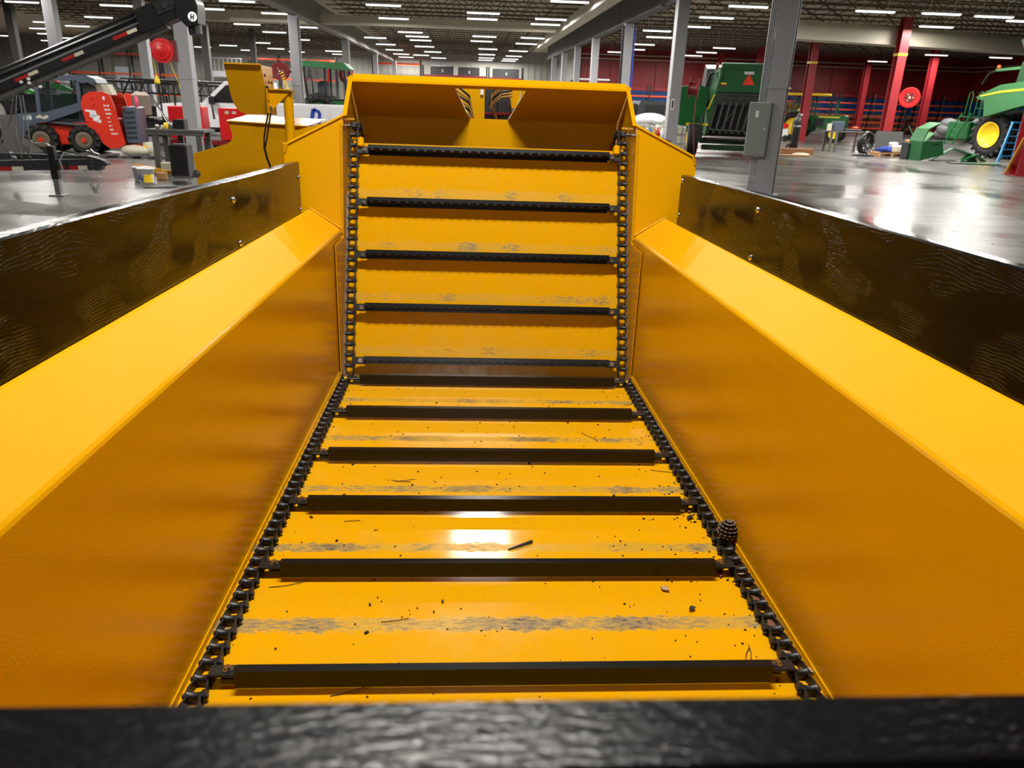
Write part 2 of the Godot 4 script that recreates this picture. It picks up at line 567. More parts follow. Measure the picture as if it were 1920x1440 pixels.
func columns() -> void:
	var low := ["whose foot the wagon plank hides", "beside the green round baler", "beyond the black pickup", "fourth along the grey girder", "fifth along the grey girder", "sixth along the grey girder", "last under the grey girder"]
	var i := 0
	for z in [-15.85, -24.0, -31.9, -40.0, -46.4, -52.7, -59.0]:
		if i == 0:
			switch_column(Vector3(6.2, 0, z))
		else:
			var o := box_column(Vector3(6.2, 0, z), 4.6, 0.34, 0.34, M.grey_paint, "grey steel column " + low[i])
			var s := sf()
			if i == 1:
				bx(s, Vector3(-0.06, 1.72, 0.175), Vector3(0.09, 0.3, 0.006))
				part(o, "notice", s, M.white)
				s = sf()
				bx(s, Vector3(-0.06, 1.72, 0.178), Vector3(0.05, 0.22, 0.004))
				part(o, "notice_print", s, M.black)
			if i == 2:
				for q in [[-0.2, M.black], [-0.25, M.charcoal], [0.2, M.blue], [0.23, M.blue]]:
					s = sf()
					tube(s, [Vector3(q[0], 0.2, 0.12), Vector3(q[0] + 0.02, 2.0, 0.14), Vector3(q[0], 4.5, 0.1)], 0.025, 6)
					part(o, "conduit", s, q[1])
		i += 1
	low = ["with the red reel on its side", "in front of the green tractor cab", "dark and bundled with conduits", "pale and far down the hall", "thin and furthest from the wagon"]
	i = 0
	for q in [[-7.45, -22.0], [-7.3, -35.0], [-7.3, -49.1], [-7.3, -64.6], [-7.0, -77.5]]:
		var o := box_column(Vector3(q[0], 0, q[1]), 4.68, 0.36, 0.34, M.grey_paint if i != 2 else M.dark_grey, "grey steel column " + low[i])
		if i == 1 or i == 2:
			var s := sf()
			for x in [0.21, 0.26]:
				tube(s, [Vector3(x, 0.3, 0.1), Vector3(x, 4.6, 0.1)], 0.025, 6)
			part(o, "conduit", s, M.grey_paint)
		i += 1
	low = ["behind the skid steer cab", "dark and beside the hall corner", "between the wall racks", "beside the stair landing", "dark and above the control box"]
	i = 0
	for q in [[-14.6, -30.0], [-22.4, -42.0], [-13.1, -34.0], [-14.1, -45.0], [-14.2, -55.0]]:
		box_column(Vector3(q[0], 0, q[1]), 5.48, 0.36, 0.36, M.grey_paint if i in [0, 2] else M.dark_grey, "steel column " + low[i])
		i += 1
	low = ["with the yellow pole leaning on it", "behind the leaning steel sheet", "beside the gas cylinder", "behind the baler roof", "against the red wall above the baler"]
	i = 0
	for q in [[16.9, -23.0], [18.55, -34.3], [18.3, -42.6], [19.6, -54.0], [19.1, -61.0]]:
		var o := h_column(Vector3(q[0], 0, q[1]), 5.45, 0.38, M.red_steel, "red steel column " + low[i], "red_column")
		if i > 0:
			var s := sf()
			bx(s, Vector3(0, 4.0, 0), Vector3(0.41, 0.1, 0.41))
			part(o, "yellow_band", s, M.yellow)
		i += 1
	for q in [[29.6, -50.5, "between the long racks and the combine"], [30.4, -60.6, "in front of the long racks by the red wall"]]:
		h_column(Vector3(q[0], 0, q[1]), 5.45, 0.4, M.red_steel, "red steel column " + q[2], "red_column")

func switch_column(at: Vector3) -> void:
	var o := h_column(at, 4.6, 0.36, M.grey_paint, "grey steel column carrying a tall grey switch box")
	o.rotation.y = -0.5
	var s := sf()
	for x in [-0.215, -0.25, -0.285, -0.32]:
		tube(s, [Vector3(x, 1.8, 0.1), Vector3(x, 4.5, 0.1)], 0.017, 8)
		tube(s, [Vector3(x, 0.0, 0.1), Vector3(x, 0.75, 0.1)], 0.014, 8)
	part(o, "conduit", s, M.grey_paint)
	s = sf()
	cbx(s, Vector3(-0.26, 1.3, 0.16), Vector3(0.42, 1.05, 0.24), 0.012)
	var b := part(o, "switch_box", s, mat(Color(0.46, 0.48, 0.46), 0.5))
	s = sf()
	bx(s, Vector3(-0.26, 1.3, 0.284), Vector3(0.38, 1.0, 0.008))
	var d := part(b, "box_door", s, mat(Color(0.48, 0.50, 0.48), 0.5))
	s = sf()
	bx(s, Vector3(-0.3, 1.6, 0.29), Vector3(0.06, 0.12, 0.004))
	part(d, "warning_label", s, M.white)
	s = sf()
	disc(s, Vector3(-0.12, 1.32, 0.295), Vector3.BACK, 0.02, 0.02, 10)
	part(d, "latch", s, M.offwhite)
	s = sf()
	bx(s, Vector3(0, 2.1, 0), Vector3(0.44, 0.03, 0.4))
	part(o, "stiffener", s, M.grey_paint)

# ---------------------------------------------------------------- the wagon
# wagon axes: x across, y up from the chain bolts, -z towards the front; the whole wagon stands slightly nose down
const WAGON := Transform3D(Basis(Vector3(0.999993, -0.003407, 0.001836), Vector3(0.00345, 0.999716, -0.023564), Vector3(-0.001755, 0.02357, 0.999721)), Vector3(0.101069, 0.57435, 0.027895))
const PITCH := 0.05262
const SLOPE := 1.1806
const FOOT := Vector3(0, 0.029, -3.552)

func ramp_frame(u: float, n := 0.0, x := 0.0) -> Transform3D:
	# x across, y up the ramp, z out of the ramp
	var up := Vector3(0, sin(SLOPE), -cos(SLOPE))
	var out := Vector3(0, cos(SLOPE), sin(SLOPE))
	return Transform3D(Basis(Vector3.RIGHT, up, out), FOOT + up * u + out * n + Vector3(x, 0, 0))

func yellow(picture: Texture2D = null) -> StandardMaterial3D:
	var m := mat(Color(0.81, 0.58, 0.012), 0.15, 0.0, 0.36)
	m.heightmap_enabled = true
	m.heightmap_texture = M.peel
	m.heightmap_scale = 0.028
	m.uv1_triplanar = true
	m.uv1_scale = Vector3(9, 9, 9)
	if picture:
		m.albedo_color = Color(1, 1, 1)
		m.albedo_texture = picture
		m.heightmap_enabled = false
	return m

func worn_picture(w: int, h: int, width_m: float, length_m: float, bands: Array, sd: int) -> Array:
	# paint with scuffed, grimy strips where the slats drag; v runs along length_m
	var im := Image.create(w, h, false, Image.FORMAT_RGB8)
	var ro := Image.create(w, h, false, Image.FORMAT_RGB8)
	var paint := Color(0.81, 0.58, 0.012)
	var grime := Color(0.50, 0.43, 0.32)
	var dark := Color(0.25, 0.22, 0.18)
	var big := noise(1.0, 3, sd)
	var fine := noise(1.0, 4, sd + 4)
	var dust := noise(1.0, 5, sd + 8)
	for y in h:
		var v := length_m * (y + 0.5) / h
		var near := 9.0
		var b: Array = [0.0, 0.02, 0.0]
		for q in bands:
			if absf(v - q[0]) < near:
				near = absf(v - q[0])
				b = q
		for x in w:
			var u := width_m * (x + 0.5) / w
			var c := paint
			var r := 0.15
			var d := dust.get_noise_2d(u * 9.0, v * 9.0)
			c = c.lerp(Color(0.70, 0.56, 0.27), clampf(0.05 + 0.16 * d, 0.0, 0.2))
			r += 0.05 * d
			if near < b[1] * 1.6:
				var edge: float = near / b[1] + 0.45 * fine.get_noise_2d(u * 30.0, v * 60.0) + 0.35 * big.get_noise_2d(u * 6.0, b[0] * 17.0)
				if edge < 1.0:
					var film := clampf((1.0 - edge) * 2.6, 0.0, 1.0)
					c = c.lerp(Color(0.66, 0.54, 0.27), clampf(0.42 + b[2] + 0.3 * big.get_noise_2d(u * 2.2 + 9.0, b[0] * 23.0), 0.08, 0.7) * film)
					r = lerpf(r, 0.34, film)
					var k: float = big.get_noise_2d(u * 3.2, b[0] * 31.0) + b[2] + 0.75 * fine.get_noise_2d(u * 24.0, v * 95.0) + 0.4 * fine.get_noise_2d(u * 110.0 + 7.0, v * 160.0)
					if k > 0.0:
						c = c.lerp(grime, clampf(k * 2.6, 0.0, 0.85) * film)
						r = 0.5
					if k > 0.62:
						c = c.lerp(dark, clampf((k - 0.62) * 4.0, 0.0, 0.8) * film)
			# hairline scratches run up and down
			var line := fine.get_noise_2d(u * 260.0, v * 5.0 + 40.0)
			if line > 0.62:
				c = c.lerp(Color(0.62, 0.46, 0.16), 0.35)
			im.set_pixel(x, y, c)
			ro.set_pixel(x, y, Color(r, r, r))
	return [ImageTexture.create_from_image(im), ImageTexture.create_from_image(ro)]

func wood_picture() -> ImageTexture:
	# raised grain of a painted plank: u along the plank
	var w := 2048
	var h := 512
	var im := Image.create(w, h, false, Image.FORMAT_RGB8)
	var warp := noise(1.0, 3, 31)
	var grain := noise(1.0, 4, 33)
	var spots := noise(1.0, 2, 35)
	for y in h:
		var v := float(y) / h
		for x in w:
			var u := float(x) / w
			var bend := warp.get_noise_2d(u * 7.0, v * 0.9) * 0.7 + warp.get_noise_2d(u * 34.0, v * 2.6) * 0.10 + grain.get_noise_2d(u * 150.0, v * 60.0) * 0.02
			var rings := sin(TAU * (v * 24.0 + bend * 4.0))
			var sharp := 1.0 - absf(rings)
			sharp = pow(sharp, 3.0)
			var streak := grain.get_noise_2d(u * 70.0, v * 190.0)
			var patch := clampf(spots.get_noise_2d(u * 14.0, v * 2.6) * 3.0 + 0.5, 0.0, 1.0)
			var k := 0.62 - 0.42 * sharp * patch + 0.12 * streak * (0.4 + patch)
			im.set_pixel(x, y, Color(k, k, k))
	return ImageTexture.create_from_image(im)

func streak_noise() -> FastNoiseLite:
	var n := noise(0.035, 5, 12)
	n.fractal_gain = 0.65
	return n

func wagon_materials() -> void:
	M.peel = noise_tex(noise(0.035, 2, 4), 512, 512)
	M.paint = yellow()
	M.dusty_paint = yellow()
	M.dusty_paint.roughness = 0.5
	M.dusty_paint.metallic_specular = 0.18
	var rough := yellow()
	rough.roughness = 0.2
	rough.heightmap_scale = 0.16
	rough.uv1_scale = Vector3(5, 5, 5)
	M.hammered = rough
	# floor: v = 0 at z = -3.5, v = 2.4 at z = -1.1
	var bands := []
	for q in [[-1.590, 0.031, 0.26], [-1.950, 0.027, 0.08], [-2.323, 0.027, 0.05], [-2.751, 0.026, 0.0], [-3.176, 0.027, -0.02]]:
		bands.append([q[0] + 3.5, q[1], q[2]])
	var f := worn_picture(1024, 1500, 1.44, 2.4, bands, 1)
	var m := yellow(f[0])
	m.roughness = 1.0
	m.roughness_texture = f[1]
	m.uv1_scale = Vector3(1.0 / 1.44, 1, 1.0 / 2.4)
	m.uv1_offset = Vector3(0.5, 0, 3.5 / 2.4)
	M.floor_paint = m
	bands = []
	for q in [[0.850, 0.032, -0.3], [0.588, 0.024, -0.25], [0.327, 0.024, -0.22], [0.058, 0.022, -0.25]]:
		bands.append([1.2 - q[0], q[1], q[2]])
	f = worn_picture(800, 700, 1.44, 1.3, bands, 2)
	m = yellow(f[0])
	m.roughness = 1.0
	m.roughness_texture = f[1]
	m.uv1_scale = Vector3(1.0 / 1.44, 1.0 / 1.3, 1)
	m.uv1_offset = Vector3(0.5, -1.2 / 1.3, 0)
	M.ramp_paint = m
	var b := mat(Color(0.03, 0.028, 0.028), 0.17, 0.0, 0.34)
	b.heightmap_enabled = true
	b.heightmap_texture = wood_picture()
	b.heightmap_scale = 0.16
	b.uv1_triplanar = true
	b.uv1_scale = Vector3(0.25, 3.0, 0.25)
	M.black_wood = b
	var tb: StandardMaterial3D = b.duplicate()
	tb.uv1_scale = Vector3(1.5, 3.0, 20.0)
	tb.heightmap_texture = noise_tex(streak_noise(), 1024, 256)
	tb.heightmap_scale = 0.045
	tb.roughness = 0.24
	M.black_wood_top = tb
	M.bar_paint = mat(Color(0.026, 0.025, 0.026), 0.3, 0.0, 0.42)
	M.chain = mat(Color(0.11, 0.11, 0.118), 0.42, 0.35, 0.5)
	M.cast = mat(Color(0.085, 0.086, 0.09), 0.4, 0.2)

func link_mesh() -> ArrayMesh:
	# cranked pintle link: barrel at the origin, next pin at +y; x across the chain
	var s := sf()
	var prof := [[0.0125, -0.0175], [0.0105, -0.011], [0.0092, 0.0], [0.0105, 0.011], [0.0125, 0.0175]]
	lathe(s, prof, Transform3D(Basis(Vector3(0, 1, 0), Vector3(1, 0, 0), Vector3(0, 0, -1)), Vector3.ZERO), 12)
	for k: float in [-1.0, 1.0]:
		var line := PackedVector2Array([Vector2(0.0165 * k, -0.011), Vector2(0.0165 * k, 0.012), Vector2(0.0215 * k, 0.034), Vector2(0.0215 * k, PITCH + 0.011)])
		prism(s, strip(line, 0.0045 * k), -0.0105, 0.0105)
		disc(s, Vector3(0.024 * k, PITCH, 0), Vector3.RIGHT, 0.0058, 0.006, 8)
	return done(s)

func bolt_mesh(r := 0.009, hh := 0.008) -> ArrayMesh:
	# hex head on a washer, standing on y
	var s := sf()
	disc(s, Vector3(0, 0.0012, 0), Vector3.UP, r * 1.25, 0.0024, 14)
	var p := []
	lathe(s, [[r, 0.0024], [r, 0.0024 + hh * 0.8], [r * 0.8, 0.0024 + hh], [0.0, 0.0024 + hh]], Transform3D(), 6, false)
	return done(s)

func round_bolt() -> ArrayMesh:
	var s := sf()
	ball(s, Vector3(0, 0.001, 0), Vector3(0.011, 0.007, 0.011), 12)
	return done(s)

func wagon() -> void:
	wagon_materials()
	var w := thing("feed_wagon", "yellow steel feed wagon with chain and slat conveyor and black plank sides", "farm wagon")
	w.transform = WAGON
	var s := sf()
	# floor and sloping conveyor plate
	bx(s, Vector3(0, -0.037, -1.85), Vector3(1.436, 0.006, 3.3))
	part(w, "floor_plate", s, M.floor_paint)
	s = sf()
	bx(s, Vector3(0, 0.51, -0.051), Vector3(1.412, 1.19, 0.006))
	part(w, "ramp_plate", s, M.ramp_paint, ramp_frame(0.0))
	s = sf()
	tube(s, [Vector3(-0.70, 0, 0), Vector3(0.70, 0, 0)], 0.03, 16)
	part(w, "drive_shaft", s, M.bar_paint, ramp_frame(1.075, -0.10))
	# side walls: upright, then flared out to the plank
	for k: float in [-1.0, 1.0]:
		s = sf()
		var line := PackedVector2Array([Vector2(0.72, -0.05), Vector2(0.72, 0.628), Vector2(0.7225, 0.6345), Vector2(0.728, 0.640), Vector2(0.857, 0.7255), Vector2(0.864, 0.729), Vector2(0.8745, 0.729), Vector2(0.8745, 0.66)])
		for i in line.size():
			line[i].x *= k
		var t := Transform3D()
		prism(s, strip(line.slice(0, 4), -0.004 * k), -3.745, -0.19, t)
		part(w, "side_wall", s, M.paint)
		s = sf()
		prism(s, strip(line.slice(3), -0.004 * k), -3.745, -0.19, t)
		part(w, "side_flare", s, M.dusty_paint)
		s = sf()
		bx(s, Vector3(0.7175 * k, -0.03, -1.85), Vector3(0.004, 0.03, 3.3))
		part(w, "wall_seam", s, M.paint)
	planks(w)
	bulkhead(w)
	hood(w)
	conveyor(w)
	tool_box(w)
	running_gear(w)

func planks(w: Node3D) -> void:
	var screw := round_bolt()
	for k: float in [-1.0, 1.0]:
		var s := sf()
		var far := -3.60 if k < 0 else -3.545
		# slightly waving top edge, as sawn
		var n := 24
		for i in n:
			var z0 := lerpf(0.1, far, float(i) / n)
			var z1 := lerpf(0.1, far, float(i + 1) / n)
			var y0 := 0.958 + 0.0035 * sin(z0 * 2.3 + k)
			var y1 := 0.958 + 0.0035 * sin(z1 * 2.3 + k)
			var a := 0.8765 * k
			var b := 0.9145 * k
			var lo := 0.70
			var e := 0.004 * k
			var q0 := [Vector3(a, lo, z0), Vector3(a, y0 - 0.004, z0), Vector3(a + e, y0, z0), Vector3(b - e, y0, z0), Vector3(b, y0 - 0.004, z0), Vector3(b, lo, z0)]
			var q1 := [Vector3(a, lo, z1), Vector3(a, y1 - 0.004, z1), Vector3(a + e, y1, z1), Vector3(b - e, y1, z1), Vector3(b, y1 - 0.004, z1), Vector3(b, lo, z1)]
			for j in 6:
				var m := (j + 1) % 6
				if k > 0:
					quad(s, q0[j], q1[j], q1[m], q0[m])
				else:
					quad(s, q0[m], q1[m], q1[j], q0[j])
			if i == n - 1:
				for j in range(1, 5):
					if k > 0:
						tri(s, q1[0], q1[j + 1], q1[j])
					else:
						tri(s, q1[0], q1[j], q1[j + 1])
		var p := part(w, "side_plank", s, M.black_wood)
		p.set_meta("label", "glossy black painted plank with raised grain")
		var spots := [[0.892, -2.573], [0.744, -2.607], [0.889, -3.585], [0.746, -3.585], [0.89, -1.0], [0.745, -1.0]] if k < 0 else [[0.909, -2.549], [0.747, -2.556], [0.93, -3.515], [0.775, -3.525], [0.905, -1.0], [0.747, -1.0]]
		for q in spots:
			inst(p, "screw", screw, M.zinc, Transform3D(Basis(Vector3.BACK, PI / 2 * k), Vector3(0.8765 * k, q[0], q[1])))
	var s := sf()
	cbx(s, Vector3(0, 0.838, -0.222), Vector3(1.74, 0.24, 0.038), 0.003)
	part(w, "tail_plank", s, M.black_wood_top).set_meta("label", "black painted plank across the tail")
	s = sf()
	bx(s, Vector3(0, 0.33, -0.192), Vector3(1.45, 0.78, 0.005))
	part(w, "tail_gate", s, M.paint)

func lean(y: float) -> float:
	return -3.74 - (y - 0.64) * 0.173

func bulkhead(w: Node3D) -> void:
	var bolt := bolt_mesh(0.008, 0.007)
	for k: float in [-1.0, 1.0]:
		# wing plate, leaning slightly forward
		var t := Transform3D(Basis(Vector3.RIGHT, Vector3(0, 0.9853, -0.1705), Vector3(0, 0.1705, 0.9853)), Vector3(0, 0.64, -3.74))
		var tip := 0.985 if k < 0 else 1.012
		var p := PackedVector2Array([Vector2(0.712, -0.7), Vector2(tip, -0.7), Vector2(tip, 0.355), Vector2(tip - 0.012, 0.385), Vector2(0.712, 0.522)])
		for i in p.size():
			p[i].x *= k
		var s := sf()
		prism(s, p, -0.004, 0.0, t)
		part(w, "wing_plate", s, M.paint)
		# folded rim on top of the wing
		s = sf()
		var a := t * Vector3(0.700 * k, 0.532, 0.0)
		var b := t * Vector3((tip - 0.014) * k, 0.392, 0.0)
		var c := t * Vector3(tip * k, 0.352, 0.0)
		for seg in [[a, b], [b, c]]:
			beam(s, seg[0], seg[1], 0.016, 0.0045, Vector3(0.45 * k, 0.75, 0.6))
		part(w, "wing_rim", s, M.paint)
		# weld bead down the joint, and along the end of the flare
		s = sf()
		var pts := []
		for i in 44:
			var y := lerpf(0.62, 1.12, i / 43.0)
			pts.append(Vector3(0.7165 * k + 0.0015 * sin(i * 2.4), y, lean(y) + 0.004 + 0.001 * sin(i * 3.7)))
		tube(s, pts, 0.0042, 6)
		pts = []
		for i in 20:
			var q := i / 19.0
			pts.append(Vector3(lerpf(0.722, 0.868, q) * k, lerpf(0.643, 0.735, q) + 0.002 * sin(i * 2.9), lean(0.68) + 0.008 + 0.001 * sin(i * 3.1)))
		tube(s, pts, 0.0052, 6)
		part(w, "weld_bead", s, M.paint)
		# cheek plate beside the elevator: lower sheet and bolted upper sheet
		var ct := Transform3D(Basis(Vector3(0, 0, -1), Vector3.UP, Vector3.RIGHT), Vector3(0.712 * k, 0, 0))
		s = sf()
		prism(s, PackedVector2Array([Vector2(3.50, -0.2), Vector2(4.40, -0.2), Vector2(4.40, 1.115), Vector2(3.824, 1.115), Vector2(3.745, 0.64), Vector2(3.745, 0.60), Vector2(3.50, 0.60)]), -0.002, 0.002, ct)
		part(w, "cheek_plate", s, M.paint)
		s = sf()
		ct.origin.x = 0.708 * k
		prism(s, PackedVector2Array([Vector2(3.825, 1.119), Vector2(4.36, 1.119), Vector2(4.36, 1.33), Vector2(4.075, 1.33), Vector2(3.832, 1.158)]), -0.002, 0.002, ct)
		part(w, "upper_cheek_plate", s, M.paint)
		s = sf()
		beam(s, Vector3(0.700 * k, 1.158, -3.834), Vector3(0.700 * k, 1.332, -4.076), 0.022, 0.004, Vector3(0.25 * k, 0.75, 0.6))
		part(w, "cheek_rim", s, M.paint)
		for z in [-3.953, -4.06, -4.146]:
			inst(w, "cheek_bolt", bolt, M.paint, Transform3D(Basis(Vector3.BACK, PI / 2 * k), Vector3(0.706 * k, 1.141, z)))
			s = sf()
			bx(s, Vector3(0.7055 * k, 1.128, z), Vector3(0.002, 0.03, 0.006))
			part(w, "bolt_slot", s, M.bar_paint)

func hood(w: Node3D) -> void:
	var s := sf()
	bx(s, Vector3(0, 0.962, -4.322), Vector3(1.404, 0.41, 0.005))
	part(w, "head_plate", s, M.paint)
	# hood leans back over the elevator, with a notched view hole
	var lo := Vector3(0, 1.163, -4.318)
	var hi := Vector3(0, 1.325, -4.072)
	var up := (hi - lo).normalized()
	var h := lo.distance_to(hi)
	var t := Transform3D(Basis(Vector3.RIGHT, up, Vector3.RIGHT.cross(up)), lo)
	var p := PackedVector2Array([Vector2(-0.702, 0), Vector2(-0.109, 0), Vector2(-0.186, h * 0.90), Vector2(0.188, h * 0.90), Vector2(0.110, 0), Vector2(0.702, 0), Vector2(0.702, h), Vector2(-0.702, h)])
	s = sf()
	prism(s, p, -0.004, 0.0, t)
	part(w, "hood_plate", s, M.paint)
	s = sf()
	beam(s, Vector3(-0.109, 1.166, -4.316), t * Vector3(-0.186, h * 0.90, 0.0), 0.008, 0.012, Vector3(0, 0.6, 0.8))
	part(w, "hole_edge", s, M.paint)
	s = sf()
	beam(s, Vector3(0.110, 1.166, -4.316), t * Vector3(0.188, h * 0.90, 0.0), 0.008, 0.012, Vector3(0, 0.6, 0.8))
	part(w, "hole_edge", s, M.paint)
	s = sf()
	# rolled lip along the top
	var lip := PackedVector2Array([Vector2(4.074, 1.318), Vector2(4.067, 1.324), Vector2(4.069, 1.331), Vector2(4.094, 1.356)])
	prism(s, strip(lip, 0.005), -0.690, 0.690, Transform3D(Basis(Vector3(0, 0, -1), Vector3.UP, Vector3.RIGHT), Vector3.ZERO))
	for k: float in [-1.0, 1.0]:
		beam(s, Vector3(0.690 * k, 1.341, -4.082), Vector3(0.712 * k, 1.325, -4.082), 0.035, 0.004, Vector3(0, 0.6, 0.8))
	part(w, "hood_lip", s, M.paint)
	var r := round_bolt()
	for x in [-0.672, -0.403, -0.132, 0.133, 0.403, 0.673]:
		inst(w, "hood_rivet", r, M.paint, Transform3D(Basis(Vector3.RIGHT, PI / 2), Vector3(x, 1.168, -4.312)))

func lug_mesh() -> ArrayMesh:
	# attachment ear between chain and slat; x points away from the chain
	var s := sf()
	cbx(s, Vector3(0.022, -0.004, 0), Vector3(0.064, 0.007, 0.036), 0.0015)
	cbx(s, Vector3(0.034, -0.018, 0.006), Vector3(0.032, 0.014, 0.022), 0.0015)
	return done(s)

func conveyor(w: Node3D) -> void:
	var lug := lug_mesh()
	var bolt := bolt_mesh()
	# plain floor slats: steel channel, open side away from the tail
	var s := sf()
	var c := PackedVector2Array([Vector2(0.030, -0.021), Vector2(0.030, 0.019), Vector2(0.012, 0.019)])
	prism(s, strip(c, -0.005), -0.601, 0.601, Transform3D(Basis(Vector3(0, 0, 1), Vector3.UP, Vector3.LEFT), Vector3.ZERO))
	var slat := done(s)
	# toothed slats of the elevator
	s = sf()
	var teeth := PackedVector2Array([Vector2(-0.606, 0.020)])
	var n := 27
	teeth.append(Vector2(-0.606, 0.002))
	for i in n:
		var x := -0.584 + i * 0.0438
		for q in [[-0.0085, 0.002], [-0.006, -0.005], [-0.0025, -0.008], [0.0025, -0.008], [0.006, -0.005], [0.0085, 0.002]]:
			teeth.append(Vector2(x + q[0], q[1]))
	teeth.append(Vector2(0.606, 0.002))
	teeth.append(Vector2(0.606, 0.020))
	prism(s, teeth, 0.016, 0.021)
	bx(s, Vector3(0, 0.0005, -0.012), Vector3(1.212, 0.005, 0.058))
	bx(s, Vector3(0, -0.005, -0.038), Vector3(1.212, 0.014, 0.005))
	var toothed := done(s)
	var i := 0
	for z in [-0.55, -0.97, -1.391, -1.812, -2.1785, -2.549, -2.970, -3.386]:
		var o := inst(w, "floor_slat", slat, M.bar_paint, Transform3D(Basis(), Vector3(0, 0, z)))
		for k: float in [-1.0, 1.0]:
			inst(o, "chain_lug", lug, M.cast, Transform3D(Basis(Vector3.UP, 0.0 if k < 0 else PI), Vector3(-0.655 * -k, 0, 0)))
			inst(o, "slat_bolt", bolt, M.zinc, Transform3D(Basis(), Vector3(0.625 * k, 0.0, 0)))
	for q in 5:
		var o := inst(w, "toothed_slat", toothed, M.bar_paint, ramp_frame(q * 0.26344))
		for k: float in [-1.0, 1.0]:
			inst(o, "chain_lug", lug, M.cast, Transform3D(Basis(Vector3.RIGHT, PI / 2) * Basis(Vector3.UP, 0.0 if k < 0 else PI), Vector3(0.655 * k, 0, 0.0)))
			inst(o, "slat_bolt", bolt, M.zinc, Transform3D(Basis(Vector3.RIGHT, PI / 2), Vector3(0.625 * k, 0, 0)))
	# chains
	var link := link_mesh()
	for k: float in [-1.0, 1.0]:
		var ch := Node3D.new()
		ch.name = "floor_chain"
		w.add_child(ch, true)
		for m in 58:
			var z := -3.438 + m * PITCH
			inst(ch, "chain_link", link, M.chain, Transform3D(Basis(Vector3.RIGHT, PI / 2), Vector3(0.678 * k, -0.0205 + 0.0012 * sin(m * 1.7), z)))
		# turn down round the front sprocket
		var at := Vector3(0.678 * k, -0.019, -3.438)
		for m in 3:
			var a := -0.5 - m * 0.55
			var d := Vector3(0, sin(a), -cos(a))
			at += d * PITCH
			inst(ch, "chain_link", link, M.chain, Transform3D(Basis(Vector3.RIGHT, -d, Vector3.RIGHT.cross(-d)), at))
		s = sf()
		disc(s, Vector3(0.678 * k, -0.075, -3.44), Vector3.RIGHT, 0.062, 0.012, 20)
		disc(s, Vector3(0.678 * k, -0.075, -3.44), Vector3.RIGHT, 0.03, 0.03, 16)
		part(w, "idler_sprocket", s, M.paint)
		ch = Node3D.new()
		ch.name = "elevator_chain"
		w.add_child(ch, true)
		for m in 23:
			var f := ramp_frame(-0.078 + m * PITCH, -0.014 + 0.001 * sin(m * 2.1), 0.678 * k)
			inst(ch, "chain_link", link, M.chain, f)
		var f := ramp_frame(-0.078 + 23 * PITCH, -0.014, 0.678 * k)
		var p := f.origin
		for m in 4:
			var a := 0.35 + m * 0.62
			var d := f.basis * Vector3(0, cos(a), -sin(a))
			inst(ch, "chain_link", link, M.chain, Transform3D(Basis(Vector3.RIGHT, d, Vector3.RIGHT.cross(d)), p))
			p += d * PITCH
		s = sf()
		var st := ramp_frame(1.105, -0.075, 0.678 * k)
		var gear := PackedVector2Array()
		for q in 24:
			var a := TAU * q / 24
			var r := 0.064 if q % 4 < 2 else 0.048
			gear.append(Vector2(cos(a) * r, sin(a) * r))
		prism(s, gear, -0.006, 0.006, Transform3D(Basis(Vector3(0, 1, 0), Vector3(0, 0, 1), Vector3(1, 0, 0)), Vector3.ZERO))
		disc(s, Vector3.ZERO, Vector3.RIGHT, 0.036, 0.05, 18)
		part(w, "drive_sprocket", s, M.paint, st)
		s = sf()
		cbx(s, Vector3(-0.034 * k, -0.01, 0.01), Vector3(0.03, 0.05, 0.05), 0.006)
		part(w, "shaft_bearing", s, M.paint, ramp_frame(1.10, -0.02, 0.678 * k))

func tilt(about: Vector3, a: float) -> Transform3D:
	# leans a plate so that it faces a little downwards
	return Transform3D(Basis(), about) * Transform3D(Basis(Vector3.RIGHT, a), Vector3.ZERO) * Transform3D(Basis(), -about)

